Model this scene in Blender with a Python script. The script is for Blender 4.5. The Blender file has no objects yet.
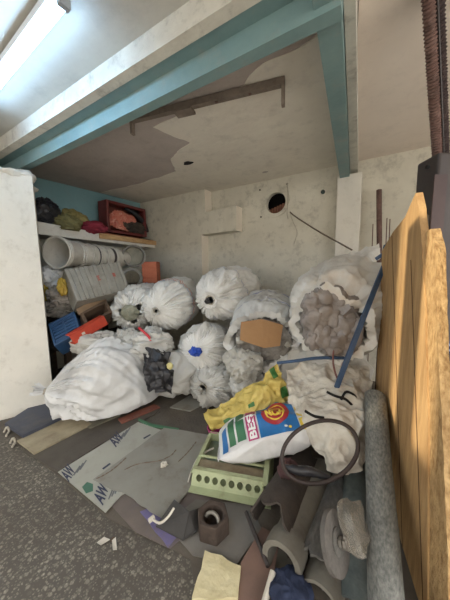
import bpy, math, random
import numpy as np
from mathutils import Vector, Matrix, noise as mn

random.seed(7)
SC = bpy.context.scene
COL = SC.collection

# ------------------------------------------------------------------ camera
FPX = 250.0
YAW, PITCH, ROLL = math.radians(31), math.radians(6.5), math.radians(0.8)
CAM = np.array([0.0, 0.0, 1.3])
fw = np.array([-math.sin(YAW)*math.cos(PITCH), math.cos(YAW)*math.cos(PITCH), -math.sin(PITCH)])
_r0 = np.array([math.cos(YAW), math.sin(YAW), 0.0])
_u0 = np.cross(_r0, fw)
RT = _r0*math.cos(ROLL) - _u0*math.sin(ROLL)
UP = np.cross(RT, fw)
cd = bpy.data.cameras.new('camera')
cd.sensor_fit = 'VERTICAL'; cd.sensor_height = 24.0; cd.lens = 24.0*FPX/600.0
cd.clip_start = 0.02; cd.clip_end = 200
cam = bpy.data.objects.new('camera', cd); COL.objects.link(cam)
mw = Matrix.Identity(4)
for i in range(3):
    mw[i][0], mw[i][1], mw[i][2], mw[i][3] = RT[i], UP[i], -fw[i], CAM[i]
cam.matrix_world = mw
SC.camera = cam

# ------------------------------------------------------------------ sky, sun, exposure
wd = bpy.data.worlds.new('sky'); SC.world = wd; wd.use_nodes = True
bg = wd.node_tree.nodes['Background']
bg.inputs[0].default_value = (1.0, 0.985, 0.955, 1); bg.inputs[1].default_value = 3.9
sl = bpy.data.lights.new('sun', 'SUN'); sl.energy = 5.5; sl.color = (1.0, 0.86, 0.64); sl.angle = math.radians(0.5)
SUN_DIR = Vector((0.62, 0.66, -0.15)).normalized()          # the way the sunlight travels
so = bpy.data.objects.new('sun', sl); COL.objects.link(so)
so.rotation_euler = SUN_DIR.to_track_quat('-Z', 'Y').to_euler()
vs = SC.view_settings
vs.view_transform = 'Standard'; vs.look = 'None'; vs.gamma = 1.0; vs.use_curve_mapping = False
vs.exposure = 0.0

# ------------------------------------------------------------------ pixel -> place
def ray(px, py): return fw + (px-225)/FPX*RT - (py-300)/FPX*UP
def W(px, py, d): return CAM + d*ray(px, py)                 # at optical depth d
def F(px, py, z=0.0):
    k = ray(px, py); return CAM + k*((z-CAM[2])/k[2])
def PY(px, py, Y):
    k = ray(px, py); return CAM + k*(Y/k[1])
def PX(px, py, X):
    k = ray(px, py); return CAM + k*(X/k[0])
def V(*a): return np.array(a, float)

# ------------------------------------------------------------------ materials
def srgb(r, g, b):
    f = lambda c: (c/255/12.92) if c/255 <= .04045 else ((c/255+.055)/1.055)**2.4
    return (f(r), f(g), f(b), 1)
MATS = {}
def mat(name, c1, c2=None, c3=None, scale=6.0, scale3=2.5, amt3=0.5, rough=0.7, metal=0.0,
        bump=0.0, bscale=40.0, emit=None, estr=0.0, alpha=1.0, spec=0.5, stretch=None, kind='noise', trans=0.0):
    if name in MATS: return MATS[name]
    m = bpy.data.materials.new(name); m.use_nodes = True; MATS[name] = m
    nt = m.node_tree; N = nt.nodes; L = nt.links
    b = N['Principled BSDF']
    b.inputs['Roughness'].default_value = rough; b.inputs['Metallic'].default_value = metal
    b.inputs['Specular IOR Level'].default_value = spec
    b.inputs['Alpha'].default_value = alpha
    if trans: b.inputs['Transmission Weight'].default_value = trans
    tc = N.new('ShaderNodeTexCoord'); mp = N.new('ShaderNodeMapping')
    L.new(tc.outputs['Object'], mp.inputs[0])
    if stretch: mp.inputs['Scale'].default_value = stretch
    c1 = srgb(*c1)
    out = None
    if c2:
        c2 = srgb(*c2)
        if kind == 'voronoi':
            t = N.new('ShaderNodeTexVoronoi'); t.inputs['Scale'].default_value = scale
            L.new(mp.outputs[0], t.inputs['Vector'])
            sep = N.new('ShaderNodeSeparateColor'); L.new(t.outputs['Color'], sep.inputs[0]); fac = sep.outputs[0]
        else:
            t = N.new('ShaderNodeTexNoise'); t.inputs['Scale'].default_value = scale
            t.inputs['Detail'].default_value = 6; t.inputs['Roughness'].default_value = .65
            L.new(mp.outputs[0], t.inputs['Vector']); fac = t.outputs[0]
        rp = N.new('ShaderNodeValToRGB'); L.new(fac, rp.inputs[0])
        rp.color_ramp.elements[0].position = .33; rp.color_ramp.elements[1].position = .67
        rp.color_ramp.elements[0].color = c1; rp.color_ramp.elements[1].color = c2
        out = rp.outputs[0]
    if c3:
        t3 = N.new('ShaderNodeTexNoise'); t3.inputs['Scale'].default_value = scale3
        t3.inputs['Detail'].default_value = 8; t3.inputs['Roughness'].default_value = .7
        L.new(mp.outputs[0], t3.inputs['Vector'])
        r3 = N.new('ShaderNodeValToRGB'); L.new(t3.outputs[0], r3.inputs[0])
        r3.color_ramp.elements[0].position = .52; r3.color_ramp.elements[1].position = .74
        r3.color_ramp.elements[0].color = (0, 0, 0, 1); r3.color_ramp.elements[1].color = (amt3, amt3, amt3, 1)
        mx = N.new('ShaderNodeMix'); mx.data_type = 'RGBA'
        L.new(r3.outputs[0], mx.inputs['Factor'])
        if out: L.new(out, mx.inputs['A'])
        else: mx.inputs['A'].default_value = c1
        mx.inputs['B'].default_value = srgb(*c3)
        out = mx.outputs['Result']
    if out: L.new(out, b.inputs['Base Color'])
    else: b.inputs['Base Color'].default_value = c1
    if bump:
        tb = N.new('ShaderNodeTexNoise'); tb.inputs['Scale'].default_value = bscale; tb.inputs['Detail'].default_value = 5
        L.new(mp.outputs[0], tb.inputs['Vector'])
        bp = N.new('ShaderNodeBump'); bp.inputs['Strength'].default_value = bump; bp.inputs['Distance'].default_value = .01
        L.new(tb.outputs[0], bp.inputs['Height']); L.new(bp.outputs[0], b.inputs['Normal'])
    if emit:
        b.inputs['Emission Color'].default_value = (*emit, 1); b.inputs['Emission Strength'].default_value = estr
    return m

def bag_mat(name, base=(214, 214, 211), grime=(150, 140, 122), amt=.5, stripes=(), rough=.45, seedoff=0.0):
    """woven plastic sack: weave relief, creasing, grime; stripes = (v, width, colour) printed along the sack"""
    if name in MATS: return MATS[name]
    m = mat(name, base, tuple(min(255, c+10) for c in base), grime, scale=5, scale3=3.2, amt3=amt, rough=rough, bump=0)
    nt = m.node_tree; N = nt.nodes; L = nt.links; b = N['Principled BSDF']
    uv = N.new('ShaderNodeUVMap')
    # relief: creases from stretched ridged noise + weave
    tc = N.new('ShaderNodeTexCoord')
    t = N.new('ShaderNodeTexNoise'); t.inputs['Scale'].default_value = 9; t.inputs['Detail'].default_value = 4
    t.noise_type = 'RIDGED_MULTIFRACTAL'
    L.new(tc.outputs['Object'], t.inputs['Vector'])
    w = N.new('ShaderNodeTexWave'); w.inputs['Scale'].default_value = 90; w.inputs['Distortion'].default_value = 1.5
    L.new(tc.outputs['Object'], w.inputs['Vector'])
    mm = N.new('ShaderNodeMath'); mm.operation = 'MULTIPLY_ADD'; mm.inputs[1].default_value = .08
    L.new(w.outputs[0], mm.inputs[0]); L.new(t.outputs[0], mm.inputs[2])
    bp = N.new('ShaderNodeBump'); bp.inputs['Strength'].default_value = .6; bp.inputs['Distance'].default_value = .02
    L.new(mm.outputs[0], bp.inputs['Height']); L.new(bp.outputs[0], b.inputs['Normal'])
    if stripes:
        src = b.inputs['Base Color'].links[0].from_socket
        sp = N.new('ShaderNodeSeparateXYZ'); L.new(uv.outputs[0], sp.inputs[0])
        for (v, wd_, c) in stripes:
            a = N.new('ShaderNodeMath'); a.operation = 'SUBTRACT'; L.new(sp.outputs[1], a.inputs[0]); a.inputs[1].default_value = v
            a2 = N.new('ShaderNodeMath'); a2.operation = 'ABSOLUTE'; L.new(a.outputs[0], a2.inputs[0])
            a3 = N.new('ShaderNodeMath'); a3.operation = 'LESS_THAN'; L.new(a2.outputs[0], a3.inputs[0]); a3.inputs[1].default_value = wd_
            a4 = N.new('ShaderNodeMath'); a4.operation = 'MULTIPLY'; L.new(a3.outputs[0], a4.inputs[0]); a4.inputs[1].default_value = .7
            mx = N.new('ShaderNodeMix'); mx.data_type = 'RGBA'
            L.new(a4.outputs[0], mx.inputs['Factor']); L.new(src, mx.inputs['A']); mx.inputs['B'].default_value = srgb(*c)
            src = mx.outputs['Result']
        L.new(src, b.inputs['Base Color'])
    return m

# ------------------------------------------------------------------ objects
ORG = {}
def link(name, v, f, material, parent=None, smooth=False, uv=None, org=None):
    v = np.asarray(v, float)
    if parent is not None: o0 = ORG[parent.name]
    elif org is not None: o0 = np.asarray(org, float)
    else: o0 = np.zeros(3)
    me = bpy.data.meshes.new(name)
    me.from_pydata((v-o0).tolist(), [], [list(map(int, q)) for q in f])
    me.update()
    if smooth:
        me.polygons.foreach_set('use_smooth', [True]*len(me.polygons))
        me.set_sharp_from_angle(angle=math.radians(55))
    if uv is not None:
        ul = me.uv_layers.new(name='UVMap')
        vi = np.empty(len(me.loops), dtype=np.int32); me.loops.foreach_get('vertex_index', vi)
        ul.data.foreach_set('uv', np.asarray(uv, float)[vi].ravel())
    me.materials.append(material)
    o = bpy.data.objects.new(name, me); COL.objects.link(o)
    if parent is not None: o.parent = parent
    else: o.location = o0
    ORG[o.name] = o0
    return o
def thing(name, label, cat, loc, group=None):
    o = bpy.data.objects.new(name, None); COL.objects.link(o); o.location = loc; o.empty_display_size = .05
    o['label'] = label; o['category'] = cat
    if group: o['group'] = group
    ORG[o.name] = np.asarray(loc, float); return o
def tag(o, label, cat, group=None):
    o['label'] = label; o['category'] = cat
    if group: o['group'] = group
    return o
def struct(o, label=None):
    o['kind'] = 'structure'
    if label: o['label'] = label
    return o

class MB:
    def __init__(s): s.v = []; s.f = []
    def add(s, v, f):
        n = len(s.v); s.v += [list(map(float, p)) for p in v]; s.f += [[i+n for i in q] for q in f]; return s
    def box(s, lo, hi, M=None):
        x0, y0, z0 = lo; x1, y1, z1 = hi
        p = np.array([[x0,y0,z0],[x1,y0,z0],[x1,y1,z0],[x0,y1,z0],[x0,y0,z1],[x1,y0,z1],[x1,y1,z1],[x0,y1,z1]])
        if M is not None: p = M(p)
        return s.add(p, [(0,3,2,1),(4,5,6,7),(0,1,5,4),(1,2,6,5),(2,3,7,6),(3,0,4,7)])
    def prism(s, poly, off):
        poly = np.asarray(poly, float); off = np.asarray(off, float); n = len(poly)
        return s.add(np.vstack([poly, poly+off]),
                     [list(range(n))[::-1], list(range(n, 2*n))] + [(i, (i+1) % n, n+(i+1) % n, n+i) for i in range(n)])
    def tube(s, pts, r, n=10, caps=True, jit=0.0):
        pts = [np.asarray(p, float) for p in pts]; k = len(pts)
        rs = r if hasattr(r, '__len__') else [r]*k
        ref = None; vv = []
        for i in range(k):
            t = pts[min(i+1, k-1)] - pts[max(i-1, 0)]; t /= (np.linalg.norm(t)+1e-9)
            if ref is None:
                ref = np.cross(t, [0, 0, 1.0])
                if np.linalg.norm(ref) < .1: ref = np.cross(t, [1.0, 0, 0])
            a = ref - t*(ref@t); a /= np.linalg.norm(a); ref = a; b = np.cross(t, a)
            for j in range(n):
                th = 2*math.pi*j/n
                vv.append(pts[i] + (a*math.cos(th)+b*math.sin(th))*rs[i]*(1+jit*random.uniform(-1, 1)))
        f = [(i*n+j, i*n+(j+1) % n, (i+1)*n+(j+1) % n, (i+1)*n+j) for i in range(k-1) for j in range(n)]
        if caps: f += [list(range(n))[::-1], list(range((k-1)*n, k*n))]
        return s.add(vv, f)
    def hollow(s, A, B, ro, ri, n=24, cut=None, jag=0.0, segs=6, arc=(0, 2*math.pi), squash=1.0, roll=0.0):
        """pipe with wall thickness from A to B; arc < full gives a split shell"""
        A = np.asarray(A, float); B = np.asarray(B, float)
        t = (B-A)/np.linalg.norm(B-A); a = np.cross(t, [0, 0, 1.0]); a /= np.linalg.norm(a); b = np.cross(a, t)
        full = abs(arc[1]-arc[0]-2*math.pi) < 1e-6
        m = n if full else n+1; vv = []; ff = []
        for q, rr in enumerate((ro, ri)):
            for i in range(segs+1):
                for j in range(m):
                    th = arc[0] + (arc[1]-arc[0])*j/n + roll
                    base = A+(B-A)*(i/segs)
                    if jag and i in (0, segs):
                        base = base + t*(jag*mn.noise(Vector((math.cos(th)*2.2, math.sin(th)*2.2, i+A[0]*9)))*2)
                    w = 1+.03*mn.noise(Vector((math.cos(th)*2, math.sin(th)*2, i*.7+A[0]*5)))
                    vv.append(base + (a*math.cos(th)+b*math.sin(th)*squash)*rr*w)
        S = (segs+1)*m
        jj = range(m) if full else range(m-1)
        for i in range(segs):
            for j in jj:
                j2 = (j+1) % m
                ff.append((i*m+j, i*m+j2, (i+1)*m+j2, (i+1)*m+j)); ff.append((S+i*m+j, S+(i+1)*m+j, S+(i+1)*m+j2, S+i*m+j2))
        for j in jj:
            j2 = (j+1) % m
            ff.append((j, S+j, S+j2, j2)); e = segs*m
            ff.append((e+j, e+j2, S+e+j2, S+e+j))
        if not full:
            for i in range(segs):
                for j in (0, m-1):
                    ff.append((i*m+j, (i+1)*m+j, S+(i+1)*m+j, S+i*m+j))
        return s.add(vv, ff)
    def make(s, name, m, parent=None, smooth=False, org=None):
        if org is None and parent is None:
            v = np.array(s.v); org = [(v[:,0].min()+v[:,0].max())/2, (v[:,1].min()+v[:,1].max())/2, v[:,2].min()]
        return link(name, s.v, s.f, m, parent, smooth, org=org)
def bevel(o, w=.004, seg=2):
    b = o.modifiers.new('bevel', 'BEVEL'); b.width = w; b.segments = seg; b.limit_method = 'ANGLE'; b.angle_limit = .6
    return o
def catmull(P, n):
    P = [np.asarray(p, float) for p in P]; P = [2*P[0]-P[1]]+P+[2*P[-1]-P[-2]]; out = []
    k = len(P)-3
    for i in range(n):
        x = i/(n-1)*k; j = min(int(x), k-1); t = x-j; a, b, c, d = P[j:j+4]
        out.append(.5*((2*b)+(c-a)*t+(2*a-5*b+4*c-d)*t*t+(3*b-a-3*c+d)*t**3))
    return out
def ridged(p, s, seed=0.0):
    return 1-2*abs(mn.noise(Vector((p[0]*s+seed, p[1]*s+seed*.7, p[2]*s-seed))))

def grid_faces(nu, nv, wrapv=False):
    f = []
    for i in range(nu-1):
        for j in range(nv if wrapv else nv-1):
            j2 = (j+1) % nv
            f.append((i*nv+j, i*nv+j2, (i+1)*nv+j2, (i+1)*nv+j))
    return f

class Sack:
    """a filled sack: axis M (mouth) -> B (far end), half-widths Rs (sideways) and Ru (upwards)"""
    def __init__(s, M, B, Rs, Ru, e0='tie', e1='round', r0=.18, pleat=.10, wr=.035, seed=0.0, zmin=None, ruff=.05, sag=.0, e=.55, twist=.6, taper=0.0, moff=(0, 0, 0)):
        s.M = np.asarray(M, float); s.B = np.asarray(B, float); s.Rs = Rs; s.Ru = Ru; s.e0 = e0; s.e1 = e1
        s.L = np.linalg.norm(s.B-s.M); s.a = (s.B-s.M)/s.L
        s.s = np.cross(s.a, [0, 0, 1.0]); s.s /= np.linalg.norm(s.s); s.u = np.cross(s.s, s.a)
        s.r0 = r0; s.pleat = pleat; s.wr = wr; s.seed = seed; s.zmin = zmin; s.ruff = ruff; s.sag = sag; s.e = e; s.twist = twist; s.taper = taper; s.moff = np.asarray(moff, float)
    def prof(s, t):
        x = 2*t-1
        def half(q, kind):            # q: 0 at the middle .. 1 at the end -> (fs, fu)
            if kind == 'point': return ((1-q**2.2)**.8 if q < 1 else 0, (1-q**1.9)**.85 if q < 1 else 0)
            if kind == 'seam': return (1-.16*q**3, max(0.0, 1-q**2.6)**.6)
            w = max(0.0, 1-q**(2/s.e))**s.e
            return (w, w)
        fs, fu = half(abs(x), s.e0 if x < 0 else s.e1)
        if x < 0 and s.e0 in ('tie', 'open'):
            fs = max(fs, s.r0); fu = max(fu, s.r0)
        k = 1+s.taper*x
        return fs*k, fu*k
    def pos(s, t, th, off=0.0):
        tt = max(t, 0.0); fs, fu = s.prof(tt)
        ax = tt*s.L; rs, ru = s.Rs*fs, s.Ru*fu
        if t < 0:                      # the gathered collar beyond the tie
            q = -t                     # 0..1
            ax = -s.ruff*q; k = s.r0*(1+1.1*q); rs, ru = s.Rs*k, s.Ru*k
        c, sn = math.cos(th), math.sin(th)
        d = s.s*(c*rs) + s.u*(sn*ru)
        dn = s.s*(c*ru) + s.u*(sn*rs); dn = dn/(np.linalg.norm(dn)+1e-9)
        R = min(s.Rs, s.Ru)
        disp = 0.0
        tw = th + s.twist*tt
        if s.e0 in ('tie', 'open'):
            pl = 1-2*abs(mn.noise(Vector((math.cos(tw)*5.5+s.seed, math.sin(tw)*5.5, tt*.8+s.seed))))
            pl += .7*(1-2*abs(mn.noise(Vector((math.cos(tw)*11+s.seed, math.sin(tw)*11, tt*1.4)))))
            fall = math.exp(-tt*4.0)*min(1, (fs*1.6)) if t >= 0 else .5
            disp += .9*s.pleat*R*(pl-.85)*fall
        p = s.M + s.a*ax + d + s.moff*max(0.0, 1-4.0*tt)**2
        pw = p + V(1, 1, 1)*(.10*mn.noise(Vector(p*3.1+s.seed)))
        k1 = 1-2*abs(mn.noise(Vector(((pw@s.a)*2.2+s.seed, (pw@s.s)*6.5, (pw@s.u)*6.5))))      # creases running with the sack
        k2 = ridged(pw, 9.0, s.seed+3)
        k3 = ridged(pw, 19.0, s.seed+6)
        disp += s.wr*(.85*(k1-.6) + .34*(k2-.6) + .12*(k3-.5))
        disp += s.wr*.9*mn.noise(Vector((p[0]*2.2+s.seed, p[1]*2.2, p[2]*2.2)))
        q = p + dn*(disp*min(1, .25+fs) + off)
        if s.e0 == 'open' and tt < .12:    # ragged, folded-back mouth
            w = 1-tt/.12
            q = q + dn*(.026*w*(2*mn.noise(Vector((c*1.6+s.seed, sn*1.6, 2.0)))+.8*(1-2*abs(mn.noise(Vector((c*4+s.seed, sn*4, 7.0))))))) + s.a*(.05*w*mn.noise(Vector((c*2.5, sn*2.5, s.seed))))
        if t < 0: q = q + s.a*(s.ruff*.5*mn.noise(Vector((c*3+s.seed, sn*3, 5))))
        q = q - np.array([0, 0, 1.0])*s.sag*math.sin(math.pi*tt)
        if s.zmin is not None:
            h = q[2]-s.zmin-off
            if h < .05: q[2] = s.zmin + off + max(0.0, .05*math.exp((h-.05)/.05))*.9 + .005
        return q
    def build(s, name, m, parent, nt=80, nth=150):
        ts = []
        if s.e0 == 'tie': ts += [-1, -.6, -.25]
        elif s.e0 == 'open': ts += [-.25]
        ts += [(1-math.cos(math.pi*i/(nt-1)))/2 for i in range(nt)]
        v = []; uv = []
        for t in ts:
            for j in range(nth):
                v.append(s.pos(t, 2*math.pi*j/nth)); uv.append((j/nth, t))
        f = grid_faces(len(ts), nth, True)
        n = len(v)
        if s.e0 not in ('tie', 'open'):
            f.append(list(range(nth))[::-1])
        f.append(list(range(n-nth, n)))
        return link(name, v, f, m, parent, True, uv)
    def plug(s, name, m, parent, depth=.02, amp=.03, k=.95, bulge=0.0):
        """what shows in the mouth"""
        v = []; nr, nth = 8, 30
        for i in range(nr):
            for j in range(nth):
                th = 2*math.pi*j/nth; q = (i+.15)/nr
                p = s.M + s.moff + s.a*(depth - bulge*(1-q*q)) + s.s*math.cos(th)*s.Rs*s.r0*k*q + s.u*math.sin(th)*s.Ru*s.r0*k*q
                p = p - s.a*amp*ridged(p, 14, s.seed)
                v.append(p)
        return link(name, v, grid_faces(nr, nth, True)+[list(range(nth))[::-1]], m, parent, True)
    def tie(s, name, m, parent, r=.008, t=.0):
        pts = [s.pos(t, 2*math.pi*j/24, .004) for j in range(25)]
        return MB().tube(pts, r, 6).make(name, m, parent, True)
    def patch(s, name, m, parent, t0, t1, a0, a1, off=.003, n=12, shape=None):
        v = []; f = []
        if shape is None:
            for i in range(n):
                for j in range(n):
                    v.append(s.pos(t0+(t1-t0)*i/(n-1), a0+(a1-a0)*j/(n-1), off))
            f = grid_faces(n, n)
        else:
            v.append(s.pos((t0+t1)/2, (a0+a1)/2, off)); kk = 28; rr = 6
            for q in range(1, rr+1):
                for j in range(kk):
                    x, y = shape(2*math.pi*j/kk); x *= q/rr; y *= q/rr
                    v.append(s.pos((t0+t1)/2+(t1-t0)/2*x, (a0+a1)/2+(a1-a0)/2*y, off))
            f = [(0, 1+j, 1+(j+1) % kk) for j in range(kk)]
            for q in range(rr-1):
                for j in range(kk):
                    a = 1+q*kk
                    f.append((a+j, a+(j+1) % kk, a+kk+(j+1) % kk, a+kk+j))
        return link(name, v, f, m, parent, True)
    def text(s, name, m, parent, word, fn, off=.005):
        v, f = text_mesh(word)
        return link(name, [s.pos(*fn(x, y), off) for x, y in v], f, m, parent)

def text_mesh(word, bold=True):
    cu = bpy.data.curves.new('lettering', 'FONT'); cu.body = word; cu.size = 1.0; cu.resolution_u = 3
    cu.offset = .035 if bold else 0
    o = bpy.data.objects.new('lettering', cu); COL.objects.link(o)
    dg = bpy.context.evaluated_depsgraph_get(); me = o.evaluated_get(dg).to_mesh()
    v = np.array([p.co[:2] for p in me.vertices]); f = [list(p.vertices) for p in me.polygons]
    o.evaluated_get(dg).to_mesh_clear()
    bpy.data.objects.remove(o); bpy.data.curves.remove(cu)
    lo = v.min(0); hi = v.max(0)
    return (v-lo)/(hi-lo), f                                   # into the unit square

def sheet(name, ctrl, m, parent=None, nu=40, nv=40, amp=.02, fr=6.0, seed=0.0, thick=.004, edge=.0, world=False, fine=.5):
    """cloth / film through a control grid of (px, py, depth) points, wrinkled, with real thickness"""
    G = [[(np.asarray(c, float) if world else W(*c)) for c in row] for row in ctrl]
    rows = [catmull(r, nv) for r in G]
    cols = [catmull([rows[i][j] for i in range(len(rows))], nu) for j in range(nv)]
    P = np.array([[cols[j][i] for j in range(nv)] for i in range(nu)])
    du = np.gradient(P, axis=0); dv = np.gradient(P, axis=1)
    N = np.cross(dv, du); N /= (np.linalg.norm(N, axis=2, keepdims=True)+1e-9)
    if (N.mean((0, 1))@(CAM-P.mean((0, 1)))) < 0: N = -N
    for i in range(nu):
        for j in range(nv):
            p = P[i, j]
            pw = p + V(1, -1, 1)*(.06*mn.noise(Vector(p*4.0+seed)))
            d = amp*(ridged(pw, fr, seed)-.4) + amp*fine*(ridged(pw, fr*2.2, seed+5)-.45) + amp*fine*.45*(ridged(pw, fr*4.6, seed+9)-.5)
            P[i, j] = p + N[i, j]*d
            if edge and (i in (0, nu-1) or j in (0, nv-1)):
                c = P[nu//2, nv//2]-p; c /= np.linalg.norm(c)
                P[i, j] += c*edge*mn.noise(Vector(p*9))
    top = P.reshape(-1, 3); bot = (P-N*thick).reshape(-1, 3); n = nu*nv
    f = grid_faces(nu, nv); f = f + [tuple(k+n for k in q[::-1]) for q in f]
    ring = [j for j in range(nv)] + [i*nv+nv-1 for i in range(1, nu)] + [(nu-1)*nv+j for j in range(nv-2, -1, -1)] + [i*nv for i in range(nu-2, 0, -1)]
    for a, b in zip(ring, ring[1:]+ring[:1]): f.append((a, a+n, b+n, b))
    uv = [(j/(nv-1), i/(nu-1)) for i in range(nu) for j in range(nv)]
    org = None
    if parent is None: org = [top[:, 0].mean(), top[:, 1].mean(), top[:, 2].min()]
    o = link(name, np.vstack([top, bot]), f, m, parent, True, uv+uv, org)
    def S(u, v_, off=.004):
        x = min(max(v_, 0), 1)*(nu-1); y = min(max(u, 0), 1)*(nv-1); i = min(int(x), nu-2); j = min(int(y), nv-2); a = x-i; b = y-j
        p = P[i, j]*(1-a)*(1-b)+P[i+1, j]*a*(1-b)+P[i, j+1]*(1-a)*b+P[i+1, j+1]*a*b
        return p+N[i, j]*off
    return o, S
def spatch(name, S, m, parent, u0, u1, v0, v1, n=8, off=.004):
    v = [S(u0+(u1-u0)*j/(n-1), v0+(v1-v0)*i/(n-1), off) for i in range(n) for j in range(n)]
    return link(name, v, grid_faces(n, n), m, parent, True)

def crumple(name, c, rad, m, parent=None, seed=0.0, amp=.3, fr=1.6, n=(46, 64), zmin=None, tilt=0.0, axes=None):
    """a crumpled lump: bag, rag, ball of film"""
    v = []; c = np.asarray(c, float)
    ax = axes if axes is not None else (RT, np.cross([0, 0, 1.0], RT), V(0, 0, 1))
    nl, nh = n
    for i in range(nl):
        ph = math.pi*(i+.02)/(nl-1+.04)
        for j in range(nh):
            th = 2*math.pi*j/nh
            d = np.array([math.sin(ph)*math.cos(th), math.sin(ph)*math.sin(th), math.cos(ph)])
            dw = d + .25*np.array([mn.noise(Vector(d*2.1+seed)), mn.noise(Vector(d*2.1+seed+7)), mn.noise(Vector(d*2.1+seed+13))])
            k = 1+amp*(.7*mn.noise(Vector(d*1.4+seed)) + .42*(ridged(dw, fr*1.3, seed)-.55) + .24*(ridged(dw, fr*3.0, seed+2)-.55) + .12*(ridged(dw, fr*6.5, seed+4)-.5))
            p = c + k*(ax[0]*d[0]*rad[0] + ax[1]*d[1]*rad[1] + ax[2]*d[2]*rad[2])
            if zmin is not None and p[2] < zmin: p[2] = zmin+.002
            v.append(p)
    f = grid_faces(nl, nh, True) + [list(range(nh))[::-1], list(range((nl-1)*nh, nl*nh))]
    org = None if parent is not None else [c[0], c[1], min(p[2] for p in v)]
    return link(name, v, f, m, parent, True, None, org)
def slab(name, pix, z, t, m, parent=None, label=None, cat=None, jag=0.0, group=None):
    """flat piece lying on the floor, outline from floor pixels, bottom at z, thickness t"""
    P = [F(a, b, z) for a, b in pix]
    if jag:
        Q = []
        for i, p in enumerate(P):
            q = P[(i+1) % len(P)]; k = max(2, int(np.linalg.norm(q-p)/.03))
            for j in range(k):
                r = p+(q-p)*j/k
                if j: r = r + V(mn.noise(Vector(r*14))*jag, mn.noise(Vector(r*14+V(5, 5, 5)))*jag, 0)
                Q.append(r)
        P = Q
    b = MB().prism(P, (0, 0, t))
    o = b.make(name, m, parent)
    if label: tag(o, label, cat, group)
    return o

H = 2.5; YB = 3.28
# ------------------------------------------------------------------ material set
m_wall = mat('cream_plaster', (210, 205, 190), (198, 193, 178), (118, 112, 102), scale=3.5, scale3=9, amt3=.55, rough=.85, bump=.35, bscale=22)
m_stub = mat('pale_plaster', (221, 216, 205), (210, 206, 196), (150, 138, 120), scale=3, scale3=9, amt3=.35, rough=.85, bump=.3, bscale=25)
m_ceil = mat('white_ceiling_paint', (228, 221, 207), (218, 210, 197), (150, 142, 132), scale=2.5, scale3=6, amt3=.35, rough=.9, bump=.35, bscale=14)
m_conc = mat('bare_concrete', (186, 175, 167), (172, 161, 154), (148, 135, 126), scale=3, scale3=5, amt3=.5, rough=.92, bump=.4, bscale=30)
m_lip = mat('whitewashed_lip', (200, 196, 184), (182, 177, 166), (110, 104, 98), scale=6, scale3=9, amt3=.7, rough=.9, bump=.4, bscale=25)
m_teal = mat('teal_paint', (120, 145, 144), (106, 132, 133), (140, 138, 130), scale=4, scale3=9, amt3=.5, rough=.55, bump=.15, bscale=40)
m_tealwall = mat('teal_wall_paint', (128, 166, 172), (118, 156, 162), (150, 168, 168), scale=3, scale3=6, amt3=.4, rough=.7, bump=.2, bscale=30)
m_floorin = mat('dusty_concrete_floor', (100, 92, 82), (82, 76, 69), (62, 55, 50), scale=5, scale3=4, amt3=.6, rough=.8, bump=.4, bscale=60)
m_rust = mat('rusty_iron', (122, 94, 86), (88, 68, 62), (156, 130, 120), scale=14, scale3=20, amt3=.6, rough=.8, metal=.3, bump=.5, bscale=70)
m_rail = mat('stained_iron_rail', (142, 129, 117), (116, 104, 94), (84, 70, 60), scale=9, scale3=12, amt3=.6, rough=.75, metal=.2, bump=.3, bscale=50)
m_darksteel = mat('dark_painted_steel', (68, 62, 61), (60, 54, 53), (88, 78, 74), scale=5, scale3=8, amt3=.4, rough=.55, metal=.2, bump=.1, bscale=60)
m_black = mat('black_plastic', (34, 34, 38), (48, 47, 50), scale=8, rough=.4, bump=.4, bscale=25)
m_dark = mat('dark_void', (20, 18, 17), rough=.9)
m_twine = mat('pale_twine', (186, 180, 165), (160, 152, 138), scale=30, rough=.9)
m_bluestrap = mat('blue_strap', (62, 88, 122), (50, 72, 102), (96, 104, 112), scale=10, scale3=14, rough=.6, bump=.2, bscale=60)
m_blue = mat('bright_blue_film', (30, 78, 190), (24, 60, 150), scale=10, rough=.35)
m_wood = mat('yellow_plank_wood', (190, 156, 108), (160, 124, 80), (112, 80, 48), scale=5, scale3=4, amt3=.65, rough=.75, bump=.45, bscale=40, stretch=(6, 6, .7))
m_woodedge = mat('frayed_wood_edge', (196, 164, 116), (150, 116, 72), (110, 76, 40), scale=24, scale3=12, amt3=.6, rough=.85, bump=.8, bscale=60, stretch=(2, 2, 1))
m_brownwood = mat('brown_board_wood', (122, 98, 78), (98, 78, 62), (70, 54, 44), scale=6, scale3=8, amt3=.5, rough=.75, bump=.3, bscale=40, stretch=(1, 5, 5))
m_shelfwood = mat('raw_shelf_wood', (206, 172, 126), (180, 142, 98), (140, 100, 66), scale=8, scale3=10, amt3=.6, rough=.75, bump=.3, bscale=40, stretch=(5, 1, 5))
m_maroon = mat('maroon_varnish', (112, 48, 46), (92, 36, 36), (70, 30, 30), scale=8, scale3=10, amt3=.5, rough=.45, bump=.1)

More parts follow.
